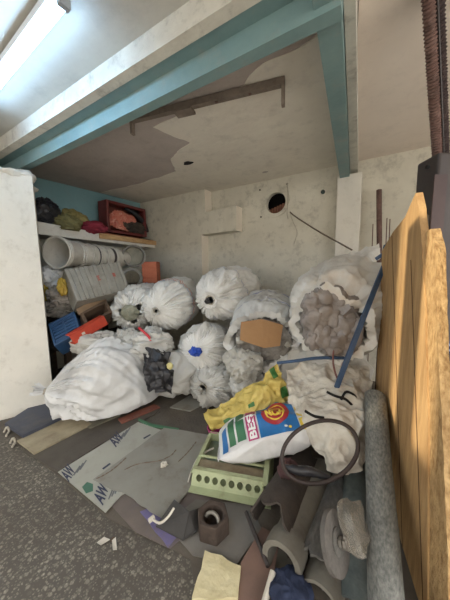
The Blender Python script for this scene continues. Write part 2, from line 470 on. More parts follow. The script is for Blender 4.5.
def terrazzo():
    m = bpy.data.materials.new('terrazzo'); m.use_nodes = True; nt = m.node_tree; N = nt.nodes; L = nt.links
    b = N['Principled BSDF']; b.inputs['Roughness'].default_value = .62
    tc = N.new('ShaderNodeTexCoord')
    cols = []
    for sc_, lo, hi in ((58, .05, .32), (125, .1, .4)):
        v = N.new('ShaderNodeTexVoronoi'); v.inputs['Scale'].default_value = sc_; L.new(tc.outputs['Object'], v.inputs['Vector'])
        s = N.new('ShaderNodeSeparateColor'); L.new(v.outputs['Color'], s.inputs[0])
        r = N.new('ShaderNodeValToRGB'); L.new(s.outputs[1], r.inputs[0])
        e = r.color_ramp.elements
        e[0].color = srgb(84, 79, 72); e[0].position = .5; e[1].color = srgb(166, 159, 145); e[1].position = .97
        d = N.new('ShaderNodeValToRGB'); L.new(v.outputs['Distance'], d.inputs[0])
        d.color_ramp.elements[0].color = (1, 1, 1, 1); d.color_ramp.elements[0].position = .35
        d.color_ramp.elements[1].color = (0, 0, 0, 1); d.color_ramp.elements[1].position = .6
        mx = N.new('ShaderNodeMix'); mx.data_type = 'RGBA'; L.new(d.outputs[0], mx.inputs['Factor'])
        mx.inputs['A'].default_value = srgb(82, 77, 70); L.new(r.outputs[0], mx.inputs['B']); cols.append(mx.outputs['Result'])
    m1 = N.new('ShaderNodeMix'); m1.data_type = 'RGBA'; m1.inputs['Factor'].default_value = .45
    L.new(cols[0], m1.inputs['A']); L.new(cols[1], m1.inputs['B'])
    n = N.new('ShaderNodeTexNoise'); n.inputs['Scale'].default_value = 2.2; n.inputs['Detail'].default_value = 7
    L.new(tc.outputs['Object'], n.inputs['Vector'])
    r = N.new('ShaderNodeValToRGB'); L.new(n.outputs[0], r.inputs[0]); r.color_ramp.elements[0].position = .42; r.color_ramp.elements[1].position = .7
    r.color_ramp.elements[0].color = (0, 0, 0, 1); r.color_ramp.elements[1].color = (.55, .55, .55, 1)
    m2 = N.new('ShaderNodeMix'); m2.data_type = 'RGBA'; L.new(r.outputs[0], m2.inputs['Factor']); L.new(m1.outputs['Result'], m2.inputs['A'])
    m2.inputs['B'].default_value = srgb(70, 62, 54); L.new(m2.outputs['Result'], b.inputs['Base Color'])
    bp = N.new('ShaderNodeBump'); bp.inputs['Strength'].default_value = .15; bp.inputs['Distance'].default_value = .004
    n2 = N.new('ShaderNodeTexNoise'); n2.inputs['Scale'].default_value = 120; L.new(tc.outputs['Object'], n2.inputs['Vector'])
    L.new(n2.outputs[0], bp.inputs['Height']); L.new(bp.outputs[0], b.inputs['Normal'])
    return m
m_terrazzo = terrazzo()

# ================================================================== the setting
struct(MB().box((-4.6, -1.3, -.12), (2.2, 4.0, -.003)).make('floor', m_terrazzo, org=(0, 0, 0)), 'grey speckled terrazzo floor')
fl = MB().prism([F(2, 432), F(60, 478), F(110, 520), F(165, 545), F(190, 560), F(196, 590), F(236, 625), V(.9, .4, 0), V(.9, YB, 0), V(-3.7, YB, 0), V(-3.75, 1.1, 0), V(-2.9, .75, 0)], (0, 0, .004))
struct(fl.make('floor_inner', m_floorin, org=(0, 0, 0)), 'dusty brown concrete floor under the rubbish pile')
# ceilings
struct(MB().box((-4.6, -1.4, H), (2.2, YB+.3, H+.15)).make('ceiling', m_conc, org=(0, 0, 0)), 'bare grey concrete ceiling slab')
ceil = bpy.data.objects['ceiling']
def skim(name, pix, m, t, jag):
    P = [F(a, b, H) for a, b in pix]; Q = []
    for i, p in enumerate(P):
        q = P[(i+1) % len(P)]; k = max(2, int(np.linalg.norm(q-p)/.04))
        for j in range(k):
            r = p+(q-p)*j/k; w = 1 if j else .3
            r = r + w*V(mn.noise(Vector(r*7))*jag+mn.noise(Vector(r*20))*jag*.5, mn.noise(Vector(r*7+V(9, 2, 1)))*jag, 0)
            Q.append(r)
    return MB().prism(Q, (0, 0, -t)).make(name, m, ceil)
skim('paint_skim', [(100, 192), (138, 184), (177, 171), (171, 159), (189, 142), (153, 127), (205, 104), (236, 88), (262, 64), (317, 34), (336, 30), (352, 100), (362, 158), (330, 169), (147, 205.5)], m_ceil, .004, .03)
m_ceil2 = mat('pinkish_ceiling_paint', (232, 219, 206), (224, 211, 198), (180, 168, 158), scale=2, scale3=5, amt3=.3, rough=.9, bump=.4, bscale=12)
MB().prism([V(-.06, .2, H), V(2.1, .2, H), V(2.1, YB, H), V(-.30, YB, H), V(-.10, 1.2, H)], (0, 0, -.006)).make('paint_skim', m_ceil2, ceil)
m_ceil3 = mat('grey_front_ceiling_paint', (186, 182, 172), (175, 171, 162), (150, 146, 140), scale=2, scale3=4, amt3=.4, rough=.9, bump=.3, bscale=14)
MB().box((-4.5, -1.3, H-.006), (-.12, 1.0, H)).make('paint_skim', m_ceil3, ceil)
# pock marks in the ceiling
for (a, b, r) in ((188, 163, .05), (265, 172, .03)):
    c = F(a, b, H-.006)
    P = [c+V(math.cos(t)*r*(1.2+.3*math.sin(3*t)), math.sin(t)*r*.8, 0) for t in np.linspace(0, 2*math.pi, 17)[:-1]]
    MB().prism(P, (0, 0, -.002)).make('pock_hole', m_dark if r > .04 else m_conc, ceil)

# back wall with a round hole, standing plaster step, pillar
hc = PY(276, 203, YB); hr = .135
n = 40; ring = [V(hc[0]+hr*math.cos(2*math.pi*i/n)*1.0, YB, hc[2]+hr*math.sin(2*math.pi*i/n)) for i in range(n)]
sq = []
for i in range(n):
    t = 2*math.pi*i/n; k = .3/max(abs(math.cos(t)), abs(math.sin(t))); sq.append(V(hc[0]+k*math.cos(t), YB, hc[2]+k*math.sin(t)))
b = MB(); b.add(ring+sq, [(i, (i+1) % n, n+(i+1) % n, n+i) for i in range(n)])
ringb = [p+V(0, .07, 0) for p in ring]
b.add(ring+ringb, [(i, n+i, n+(i+1) % n, (i+1) % n) for i in range(n)])
x0, x1, z0, z1 = hc[0]-.3, hc[0]+.3, hc[2]-.3, hc[2]+.3
for (xa, xb, za, zb) in ((-3.9, x0, -.1, H), (x1, 2.2, -.1, H), (x0, x1, -.1, z0), (x0, x1, z1, H)):
    b.add([(xa, YB, za), (xb, YB, za), (xb, YB, zb), (xa, YB, zb)], [(0, 1, 2, 3)])
b.add([(-3.9, YB+.22, -.1), (2.2, YB+.22, -.1), (2.2, YB+.22, z0), (-3.9, YB+.22, z0)], [(3, 2, 1, 0)])
wb = struct(b.make('wall_back', m_wall, org=(0, 0, 0)), 'stained cream plastered back wall')
# plaster collar and what shows through the hole
b = MB()
P1 = [V(hc[0]-.01+(hr+.055+.012*math.sin(5*t))*math.cos(t), YB-.02, hc[2]+.005+(hr+.05)*math.sin(t)) for t in np.linspace(0, 2*math.pi, 33)[:-1]]
P2 = [V(hc[0]+hr*math.cos(t), YB-.02, hc[2]+hr*math.sin(t)) for t in np.linspace(0, 2*math.pi, 33)[:-1]]
P3 = [p+V(0, .025, 0) for p in P1]
b.add(P1+P2+P3, [(i, 32+i, 32+(i+1) % 32, (i+1) % 32) for i in range(32)] + [(i, (i+1) % 32, 64+(i+1) % 32, 64+i) for i in range(32)])
b.make('plaster_collar', m_wall, wb, True)
m_brick = mat('old_brick', (150, 104, 84), (120, 84, 70), scale=12, rough=.9, bump=.4)
for i in range(7):
    x = hc[0]-hr+.03+i*.037; zt = hc[2]-.02+.012*i
    MB().box((x-.03, YB+.10, hc[2]-hr*1.1), (x-.004, YB+.15, zt-.03)).make('brick', m_brick, wb)
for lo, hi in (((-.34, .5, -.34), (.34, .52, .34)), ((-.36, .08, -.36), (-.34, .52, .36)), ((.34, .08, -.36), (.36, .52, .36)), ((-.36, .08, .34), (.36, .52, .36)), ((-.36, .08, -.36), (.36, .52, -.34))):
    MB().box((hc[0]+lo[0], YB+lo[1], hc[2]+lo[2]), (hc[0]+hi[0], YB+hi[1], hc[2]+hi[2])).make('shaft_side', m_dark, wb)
# proud plaster step on the left of the back wall
stp = [PY(147, 207, YB), PY(211, 190, YB), PY(212, 214, YB), PY(242, 208, YB), PY(242, 232, YB), PY(208, 236, YB), PY(209, 300, YB)]
stp += [V(stp[-1][0], YB, 0), V(-3.56, YB, 0)]
stp[0] = V(-3.56, YB, H)
stp[1] = V(stp[1][0], YB, H)
stpo = MB().prism(stp, (0, -.17, 0)).make('plaster_step', m_wall, wb)
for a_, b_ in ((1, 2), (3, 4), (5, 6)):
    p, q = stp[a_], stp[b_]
    MB().prism([p, q, q+V(0, -.171, 0), p+V(0, -.171, 0)], (.003, 0, 0)).make('lit_step_side', mat('lit_side_plaster', (240, 230, 214), (230, 219, 203), scale=5, rough=.85), stpo)  # paler colour stands in for light on the right-facing sides of the step
pp = PY(323, 192, YB)
MB().tube([pp+V(0, .005, 0), pp+V(0, -.012, 0)], .024, 14).make('wall_plug', mat('green_black_plug', (44, 58, 56), rough=.5), wb)
for (a, c_) in ((260, 190), (261, 217), (287, 184)):
    p = PY(a, c_, YB); MB().tube([p+V(0, .005, 0), p+V(0, -.004, 0)], .012, 8).make('nail_hole', m_dark, wb)
# pillar under the side beam
pl0, pl1 = PY(336.5, 200, YB-.12), PY(361, 200, YB-.12)
struct(bevel(MB().box((pl0[0], YB-.12, 0), (pl1[0], YB+.05, H-.16)).make('pillar', m_stub, org=(0, 0, 0)), .01), 'white plastered pillar against the back wall')
# left wall (slightly askew), pale paint below, teal above the shelf
LW0, LW1 = V(-3.74, 1.0, 0), V(-3.555, YB, 0)
b = MB().prism([LW0, LW1, LW1+V(0, 0, H), LW0+V(0, 0, H)], (-.15, 0, 0))
wl = struct(b.make('wall_left', m_wall, org=(0, 0, 0)), 'left wall of the recess')
e = V(.004, 0, 0)
b = MB().prism([LW0+e+V(0, 0, 1.9), LW1+e+V(0, 0, 1.82), LW1+e+V(0, 0, H), LW0+e+V(0, 0, H)], (.004, 0, 0))
b.make('teal_band', m_tealwall, wl)
# front pier at the left
k1 = PY(41, 270, 1.12); K1 = V(k1[0], 1.12, 0); K2 = F(0, 421); dd = (K2-K1)/np.linalg.norm(K2-K1)
K3 = K2+dd*1.6
b = MB()
zt = 2.16
foot = [K1, K2, K3, V(-4.4, K3[1], 0), V(-4.4, 1.36, 0), V(-3.12, 1.33, 0)]
b.prism(foot, (0, 0, zt))
pier = struct(b.make('wall_front_left', m_stub, org=(0, 0, 0)), 'white plastered wall end at the left with a chipped corner')
# crumbled plaster where the pier meets the beam
for i, (x_, y_, w_, h_) in enumerate(((-2.82, .88, .12, .07), (-2.74, 1.02, .10, .04), (-2.72, 1.10, .09, .06), (-3.0, .6, .2, .06), (-3.05, 1.0, .3, .08))):
    crumple('plaster_chunk', (x_-.03, y_, zt+.01), (w_, w_, h_), m_stub, pier, i*3.3+2, .35, 1.5, n=(16, 24), axes=(V(1, 0, 0), V(0, 1, 0), V(0, 0, 1)))
# other walls of the room, out of the picture
struct(MB().box((-4.75, -2.6, -.1), (-4.6, 4.0, H)).make('wall_far_left', m_stub, org=(0, 0, 0)), 'white side wall of the front room')
struct(MB().box((2.05, 2.2, -.1), (2.2, 4.0, H)).make('wall_right', m_stub, org=(0, 0, 0)), 'white side wall of the yard side')

# added, out of view: pale lane and a slotted wall limiting the sun to the plank
struct(MB().box((-16, -9, -.2), (12, 8, -.125)).make('ground', mat('added_lane_pale', (206, 202, 194), (196, 192, 184), scale=3, rough=.9), org=(0, 0, 0)), 'added pale lane outside the open front')
b = MB()
for (xa, xb, za, zb_) in ((-16, -8.30, 0, 4.3), (-7.42, 10, 0, 4.3), (-8.30, -7.42, 0, 2.42), (-8.30, -7.42, 3.75, 4.3)): b.box((xa, -7.3, za), (xb, -7, zb_))
struct(b.make('wall_sun_mask', mat('sun_mask_plaster', (206, 202, 194), (196, 190, 182), scale=2, rough=.9), org=(0, 0, 0)), 'added unseen wall with a slot that masks the sun')

# front beam : whitewashed lip + teal steel
def profile(name, pts, xa, xb, m, label):
    return struct(MB().prism([V(xa, y, z) for y, z in pts], (xb-xa, 0, 0)).make(name, m, org=(0, 0, 0)), label)
profile('beam_lip', [(1.0, H+.01), (1.0, 2.385), (1.055, 2.378), (1.055, H+.01)], -4.4, F(350, 14, 2.32)[0], m_lip, 'whitewashed concrete lip along the ceiling above the teal beam')
profile('beam_front', [(1.052, 2.388), (1.13, 2.384), (1.13, 2.282), (1.19, 2.278), (1.19, H+.01), (1.052, H+.01)], -4.4, F(344, 14, 2.32)[0], m_teal, 'teal painted steel beam across the ceiling')
# side beam running to the pillar
A0, A1 = W(343, 8, 1.0), W(343, 184, 3.0); 
def quad_beam(name, pts_front, pts_back, m, label):
    return struct(MB().add(list(pts_front)+list(pts_back), [(0, 1, 2, 3), (7, 6, 5, 4)]+[(i, 4+i, 4+(i+1) % 4, (i+1) % 4) for i in range(4)]).make(name, m, org=(0, 0, 0)), label)
zb = 2.31
fl_, fr_ = F(315, 19, zb), F(342, 19, zb); bl_, br_ = F(341, 186, zb), F(350, 186, zb)
ext = lambda p, q, y: p+(q-p)*((y-p[1])/(q[1]-p[1]))
fl_, fr_, bl_, br_ = ext(fl_, bl_, 1.0), ext(fr_, br_, 1.0), ext(fl_, bl_, YB), ext(fr_, br_, YB)
up = V(0, 0, H+.01-zb)
quad_beam('beam_side', [fl_, fr_, fr_+up, fl_+up], [bl_, br_, br_+up, bl_+up], m_teal, 'teal painted beam running back to the white pillar')
w1f, w1b = ext(F(356, 19, zb+.06), F(358, 182, zb+.06), 1.0), ext(F(356, 19, zb+.06), F(358, 182, zb+.06), YB)
u2 = V(0, 0, H+.01-zb-.06); g = V(.004, 0, .06)
quad_beam('trim_1', [fr_+g, w1f, w1f+u2, fr_+g+u2], [br_+g, w1b, w1b+u2, br_+g+u2], m_lip, 'whitewashed edge beside the teal side beam')

# tube light on the front ceiling
m_tube = mat('lit_tube', (255, 255, 255), emit=(.45, .70, 1.0), estr=40.0)
m_fix = mat('white_fixture_enamel', (216, 220, 224), rough=.4)
ta, tb = F(63, 3, 2.42), F(0, 82, 2.42); tdir = (tb-ta)/np.linalg.norm(tb-ta); tb = ta+tdir*1.2
tl = thing('tube_light', 'lit white tube light fixed to the ceiling', 'light', (ta+tb)/2+V(0, 0, .05))
side = np.cross(tdir, [0, 0, 1.0])
if side@(ray(30, 45)) > 0 and side[1] > 0: side = -side
MB().tube([ta, tb], .018, 14).make('tube', m_tube, tl, True)
bc = (ta+tb)/2 + V(0, 0, .042); 
def along(o_, a_, b_, c_):
    return lambda p: np.array([o_+a_*q[0]+b_*q[1]+c_*q[2] for q in p])
MB().box((-.63, -.03, -.012), (.63, .03, .022), along(bc, tdir, side, V(0, 0, 1))).make('batten', m_fix, tl)
for s_ in (-1, 1):
    MB().box((s_*.60-.018, -.022, -.062), (s_*.60+.018+s_*.01, .022, -.01), along(bc, tdir, side, V(0, 0, 1))).make('lamp_holder', mat('holder_grey', (150, 158, 166), rough=.5), tl)
wire = [ta+tdir*.75+V(0, 0, .03)+side*.03, ta+tdir*.78+V(0, 0, .0)+side*.08, ta+tdir*.80+V(0, 0, .03)+side*.18, ta+tdir*.82+V(0, 0, .06)+side*.4]
MB().tube(catmull(wire, 14), .004, 6).make('cable', m_dark, tl)

# iron rail under the alcove ceiling
ra, rb = F(131, 121, H-.04), F(285, 83, H-.04); rd = (rb-ra)/np.linalg.norm(rb-ra); rs = np.cross(rd, [0, 0, 1.0])
rl = thing('ceiling_rail', 'rusty iron bar with bent ends fixed under the ceiling', 'bar', (ra+rb)/2+V(0, 0, .04))
Lr = np.linalg.norm(rb-ra)
MB().box((0, -.02, -.012), (Lr, .02, .03), along(ra, rd, rs, V(0, 0, 1))).make('bar', m_rail, rl)
MB().box((0, -.018, -.1), (.02, .018, .0), along(ra, rd, rs, V(0, 0, 1))).make('hook', m_rail, rl)
MB().box((Lr-.02, -.018, -.13), (Lr, .018, .0), along(ra, rd, rs, V(0, 0, 1))).make('hook', m_rail, rl)
MB().box((Lr*.33, -.05, -.03), (Lr*.33+.14, .03, -.012), along(ra, rd, rs, V(0, 0, 1))).make('joint_plate', m_rail, rl)
for q in (.42, .6, .8): MB().box((Lr*q, -.008, -.018), (Lr*q+.016, .008, -.012), along(ra, rd, rs, V(0, 0, 1))).make('bolt', m_rust, rl)

# ================================================================== right side: plank, posts, rods
def plank_board(name, label, out, thick_dir, m, me_, cat='plank'):
    return None
# big torn plank: outline in its own plane (s along from far to near, z up)
PF, PN = V(.045, 2.0, 0), V(.205, 1.10, 0)
pd = (PN-PF)/np.linalg.norm(PN-PF); pn = np.cross(pd, [0, 0, 1.0])
if pn[0] > 0: pn = -pn
def on_plank(px, py):
    k = ray(px, py); t = ((PF-CAM)@pn)/(k@pn); return CAM+k*t
def torn(pts, amp, step=.02, which=None):
    Q = []
    for i, p in enumerate(pts):
        q = pts[(i+1) % len(pts)]; k = max(1, int(np.linalg.norm(q-p)/step))
        if which is not None and i not in which: k = 1
        for j in range(k):
            r = p+(q-p)*j/k
            if j: r = r + (pd*mn.noise(Vector(r*23)) + V(0, 0, 1)*mn.noise(Vector(r*31+V(3, 3, 3))))*amp
            Q.append(r)
    return Q
pk = thing('plank', 'tall torn yellow wooden plank standing upright beside the pipes', 'plank', (PF+PN)/2)
def zof(p, z): return V(p[0], p[1], z)
fa, pkp, nb = on_plank(382, 251), on_plank(415.5, 193), on_plank(421, 232)
f2 = on_plank(431, 240)
n2_, n3_, n4_ = on_plank(433, 330), on_plank(437.5, 430), on_plank(441, 600)
far_b = fa*1.0; far_b = V(PF[0], PF[1], 0.0)
out1 = [far_b, fa, on_plank(393, 232), on_plank(405, 217), pkp, on_plank(418, 205), nb, on_plank(424.5, 300), on_plank(428, 420), zof(on_plank(430, 600), 0.0)]
b = MB().prism(torn(out1, .006, which={4, 5, 6, 7}), -pn*.028)
b.make('board_face', m_wood, pk)
out2 = [zof(on_plank(429, 600), 0.0), on_plank(427, 420), on_plank(423.5, 300), on_plank(424, 232), on_plank(429, 229), on_plank(434, 250), on_plank(436, 330), on_plank(437, 370), on_plank(440.5, 440), on_plank(444, 520), on_plank(446, 600)]
out2.append(zof(out2[-1], 0.0))
off = -pn*.006
b = MB().prism([p+off for p in torn(out2, .008, which={4, 5, 6, 7, 8, 9})], -pn*.03)
b.make('frayed_edge', m_woodedge, pk)
for (a, c_, e_) in ((392, 236, 560), (411, 260, 600)):      # joints between the strips of the plank
    p, q = on_plank(a, c_), on_plank(a+ (11 if a < 400 else 12), e_)
    wv = pd*.003
    MB().prism([p-wv, p+wv, q+wv, q-wv], pn*.0015).make('strip_joint', mat('plank_joint', (84, 58, 34), rough=.9), pk)
# second board behind the peak of the plank
bo = on_plank(399, 222)-pn*.035; bq = on_plank(424, 216)-pn*.06
MB().prism([zof(on_plank(393, 400), 0.0)-pn*.034, zof(on_plank(393, 400), 1.53)-pn*.034, zof(on_plank(402, 400), 1.54)-pn*.034, zof(on_plank(402, 400), 0)-pn*.034], -pn*.02).make('backing_strip', mat('dark_backing_wood', (84, 74, 62), (66, 58, 50), scale=6, rough=.8), pk)
tag(MB().prism([zof(on_plank(424, 400), 0)-pn*.07, zof(on_plank(424, 400), 1.56)-pn*.07, zof(on_plank(438, 400), 1.56)-pn*.07, zof(on_plank(438, 400), 0)-pn*.07], -pn*.02).make('grey_board', mat('grey_board_paint', (120, 118, 108), (104, 102, 94), scale=6, rough=.8)), 'narrow grey board standing behind the torn plank', 'board')

# post added behind the viewpoint to cast a shadow band down the plank
def back_to(p, Y): return p[0]-(SUN_DIR.x/SUN_DIR.y)*(p[1]-Y)
xa_, xb_ = sorted((back_to(on_plank(405, 300), -1.3), back_to(on_plank(417, 300), -1.3)))
zt_ = on_plank(410, 228)[2] + (-SUN_DIR.z/SUN_DIR.y)*(on_plank(410, 228)[1]+1.3)
struct(MB().box((xa_, -1.36, -.02), (xb_, -1.27, zt_)).make('post_shadow_caster', m_darksteel, org=(0, 0, 0)), 'added unseen post that shades a band of the plank')
# dark steel post with a rusty ribbed bar rising from it
p0 = W(431, 260, 1.42); pw = RT*V(1, 1, 0); pw /= np.linalg.norm(pw); pq = np.cross([0, 0, 1.0], pw)
ztop = W(440, 157, 1.42)[2]
ps = thing('steel_post', 'dark brown steel post at the right edge under a ribbed bar', 'post', (p0[0]+.15, p0[1], 0))
base = V(p0[0], p0[1], 0)
bevel(MB().box((0, 0, 0), (.30, .16, ztop), along(base, pw, pq, V(0, 0, 1))).make('box_section', m_darksteel, ps), .012)
MB().box((-.02, -.006, 0), (.05, .0, ztop-.12), along(base, pw, pq, V(0, 0, 1))).make('corner_strip', mat('brown_steel', (78, 62, 60), (66, 52, 52), scale=8, rough=.6, metal=.2), ps)
MB().tube([W(428.5, 167, 1.4), W(426.5, 167, 1.4)], .01, 8).make('bolt', m_dark, ps)
rt_ = F(432, -28, H); rbm = W(441, 160, 1.47)
rb_ = thing('ribbed_bar', 'rusty ribbed iron bar from the ceiling down to the dark post', 'bar', rbm)
ax = (rt_-rbm)/np.linalg.norm(rt_-rbm); wd_ = np.cross(ax, fw); wd_ /= np.linalg.norm(wd_); Lb = np.linalg.norm(rt_-rbm)
for s_ in (-1, 1):
    c0 = rbm+wd_*s_*.026
    nseg = 110; pts = [c0+ax*Lb*i/nseg for i in range(nseg+1)]
    MB().tube(pts, [.02 if (i+(s_ > 0)) % 2 else .026 for i in range(nseg+1)], 10, jit=.06).make('rebar', m_rust if s_ > 0 else mat('dark_rusty_iron', (70, 56, 54), (56, 46, 46), (100, 84, 80), scale=14, scale3=20, amt3=.6, rough=.8, metal=.3, bump=.4, bscale=70), rb_, True)
MB().box((0, -.004, -.02), (Lb, .004, .02), along(rbm, ax, wd_, np.cross(ax, wd_))).make('web_strip', m_darksteel, rb_)
# slim iron rod by the pillar
q0, q1 = W(380, 345, 2.62), W(379, 190, 2.62)
rod_b = V(q0[0], q0[1], 0.0)
b = MB().tube([V(q0[0], q0[1], 0.0), q0, q1+(q0-q1)*.5, q1], .025, 12); rod = b.make('iron_rod', m_rust, None, True)
tag(rod, 'slim rusty iron rod standing upright between the pillar and the plank', 'rod')
for (a, h0, h1) in ((387, 218, 250), (390, 219, 246), (373, 224, 250)):
    p, q = PY(a, h1+25, 2.9), PY(a, h0, 2.9)
    tag(MB().tube([V(p[0], p[1], .0), q], .005, 6).make('thin_wire', m_rust), {387: 'thin dark wire standing just behind the iron rod', 390: 'thin dark wire standing nearest the plank peak', 373: 'thin dark wire standing between pillar and iron rod'}[a], 'wire', 'thin wires by the rod')
# blue strap from the rod down to the cloth
st = [W(396, 240, 1.93), W(391, 250, 1.9), W(386, 262, 1.76), W(375, 290, 1.62), W(360, 328, 1.52), W(346, 364, 1.49), W(337, 388, 1.54)]
def ribbon(pts, w, t=.004, n=26):
    C_ = catmull(pts, n); v = []
    for i, p in enumerate(C_):
        tg = C_[min(i+1, n-1)]-C_[max(i-1, 0)]; tg /= np.linalg.norm(tg)
        sd = np.cross(tg, fw); sd /= np.linalg.norm(sd); nn = np.cross(sd, tg)
        v += [p-sd*w/2, p+sd*w/2, p+sd*w/2+nn*t, p-sd*w/2+nn*t]
    f = [(i*4+j, i*4+(j+1) % 4, i*4+4+(j+1) % 4, i*4+4+j) for i in range(n-1) for j in range(4)] + [(3, 2, 1, 0), (4*n-4, 4*n-3, 4*n-2, 4*n-1)]
    return MB().add(v, f)
bs = thing('blue_strap', 'long blue strap slanting from the rod down onto the dirty cloth', 'strap', st[-1])
ribbon(st, .03, .012).make('strap', m_bluestrap, bs, True)
MB().tube(catmull([W(376, 259, 1.93), W(382, 255, 1.9), W(390, 251, 1.9), W(399, 247, 1.93)], 10), .014, 8).make('knot_tail', m_bluestrap, bs, True)
MB().tube(catmull([W(392, 244, 1.94), W(385, 246, 1.9), W(386, 252, 1.9), W(393, 250, 1.9)], 10), .012, 8).make('knot', m_bluestrap, bs, True)
# bundle of blue cables behind the plank
for i in range(5):
    pts = [W(438, 334+i*3, 1.25), W(444, 338+i*3.2, 1.22), W(452, 344+i*2.4, 1.2), W(466, 348+i*2, 1.3)]
    tag(MB().tube(catmull(pts, 10), .005, 6).make('cable', mat('blue_cable%d' % (i % 2), ((40, 48, 86), (150, 164, 196))[i % 2], rough=.4), None, True),
        ('topmost dark blue cable', 'pale blue cable under the topmost dark one', 'middle dark blue cable', 'pale blue cable below the middle dark one', 'lowest dark blue cable')[i] + ' between plank and post', 'cable', 'cables behind the plank')
for i, (a, b_, c_) in enumerate(((441, 436, 448), (446, 488, 500), (441, 505, 520))):
    pts = [W(439+i, b_, 1.1), W(446, b_+3, 1.08), W(442+i*2, (b_+c_)/2+2, 1.08), W(447, c_, 1.1), W(450, c_+6, 1.15)]
    tag(MB().tube(catmull(pts, 14), .004, 6).make('twine', m_twine, None, True), ('loop of pale twine high on the frayed plank edge', 'loop of pale twine halfway down the frayed plank edge', 'loop of pale twine lowest on the frayed plank edge')[i], 'twine', 'twine on the plank edge')

# rope from the wall hole to the bulky sack
rp = catmull([PY(290, 212, YB-.02), PY(296, 217, YB-.05), W(318, 231, 2.85), W(352, 250, 2.5)], 20)
rope = thing('rope', 'thin rope stretched from the wall hole to the bulky sack', 'rope', rp[0])
MB().tube(rp, .008, 8).make('strand', mat('brown_rope', (120, 106, 92), (96, 84, 72), scale=40, rough=.9), rope, True)
MB().tube(catmull([PY(290, 213, YB-.03), PY(293, 222, YB-.03), PY(297, 232, YB-.02), PY(294, 244, YB-.01)], 14), .004, 6).make('loose_end', m_twine, rope, True)
MB().tube(catmull([PY(287, 183, YB-.01), PY(288, 196, YB-.03), PY(287, 212, YB-.03), PY(288, 219, YB-.02)], 10), .006, 6).make('hanging_end', m_twine, rope, True)

# ================================================================== left side: shelf and what it holds
SX = -3.24
sh = thing('shelf', 'whitewashed shelf slab with a raw wooden plank at its far end', 'shelf', (-3.45, 2.2, 1.75))
s0, s1 = PX(36, 228, SX), PX(152, 244, SX)
za, zc = PX(38, 221, SX)[2], PX(38, 234, SX)[2]
zd, ze = PX(100, 234, SX)[2], PX(100, 243, SX)[2]
yA, yM, yE = 1.3, PX(99, 238, SX)[1], YB-.03
def slabpiece(name, y0, y1, top0, top1, bot0, bot1, m, x=SX, x2=None):
    xa = -3.72 if x2 is None else x2
    p = [V(xa, y0, bot0), V(x, y0, bot0), V(x, y1, bot1), V(xa+.12 if x2 is None else xa, y1, bot1), V(xa, y0, top0), V(x, y0, top0), V(x, y1, top1), V(xa+.12 if x2 is None else xa, y1, top1)]
    return MB().add(p, [(0, 3, 2, 1), (4, 5, 6, 7), (0, 1, 5, 4), (1, 2, 6, 5), (2, 3, 7, 6), (3, 0, 4, 7)]).make(name, m, sh)
bevel(slabpiece('slab', yA, yE, za, PX(152, 243, SX)[2], zc, PX(152, 248, SX)[2], m_stub), .006)
zq0, zq1 = PX(99, 233, SX+.02)[2], PX(150, 241, SX+.02)[2]
bevel(slabpiece('edge_plank', yM, yE, zq0, zq1+.01, zq0-.07, zq1-.06, m_shelfwood, SX+.03, SX-.0), .004)
zr = PX(100, 231, SX-.1)[2]
slabpiece('loose_plank', yM-.05, yE-.15, zd+.035, zd+.01, zd+.0, zd-.03, mat('reddish_plank', (140, 84, 54), (116, 66, 44), scale=6, rough=.6, stretch=(5, 1, 5)), SX-.02, SX-.16)
zs = za
# display box
m_pink = mat('pink_film', (206, 130, 110), (190, 96, 80), (230, 200, 184), scale=16, scale3=14, amt3=.9, rough=.4, bump=.5)
dbx = SX-.06
c0, c1 = PX(108.5, 237, dbx), PX(147, 239, dbx)
zt0 = PX(109, 200, dbx)[2]; zt1 = PX(147, 212, dbx)[2]
zlo = PX(109, 232, dbx)[2]; zhi = (zt0+zt1)/2+.02
y0, y1 = c0[1], min(c1[1], YB-.19)
db = thing('display_box', 'open maroon wooden display box on the shelf holding crumpled wrappers', 'box', (dbx-.1, (y0+y1)/2, zlo))
dx = .2; tk = .04
MB().box((dbx-dx, y0, zlo), (dbx-dx+.015, y1, zhi)).make('back_panel', mat('brown_panel', (120, 70, 60), (104, 60, 54), scale=5, rough=.5), db)
for nm, lo, hi in (('side_panel', (dbx-dx, y0, zlo), (dbx, y0+tk, zhi)), ('side_panel', (dbx-dx, y1-tk, zlo), (dbx, y1, zhi)),
                   ('top_panel', (dbx-dx, y0+tk, zhi-tk), (dbx, y1-tk, zhi)), ('bottom_panel', (dbx-dx, y0+tk, zlo), (dbx, y1-tk, zlo+tk))):
    bevel(MB().box(lo, hi).make(nm, m_maroon, db), .006)
ym = y0+(y1-y0)*.42
tag(crumple('pink_wrapper', (dbx-.05, ym, zlo+tk+.17), (.05, .22, .14), m_pink, None, 3, .5, 1.8, axes=(V(1, 0, 0), V(0, 1, 0), V(0, 0, 1))), 'crumpled pink and white wrapper inside the maroon box', 'wrapper')
tag(crumple('dark_rag', (dbx-.04, ym+.22, zlo+tk+.09), (.06, .26, .09), mat('dark_olive_cloth', (74, 64, 56), (52, 44, 40), scale=10, rough=.8), None, 9, .5, 1.8, axes=(V(1, 0, 0), V(0, 1, -.1), V(0, .1, 1))), 'dark rag slumped in the maroon box below the wrapper', 'rag')
tag(MB().tube(catmull([V(dbx-.06, ym+.05, zlo+.40), V(dbx-.05, ym+.22, zlo+.36), V(dbx-.05, ym+.40, zlo+.24), V(dbx-.05, ym+.48, zlo+.1)], 14), [.02+.02*math.sin(i/13*math.pi) for i in range(14)], 8).make('black_cloth_strip', m_black, None, True), 'black cloth strip hanging across the inside of the maroon box', 'cloth')
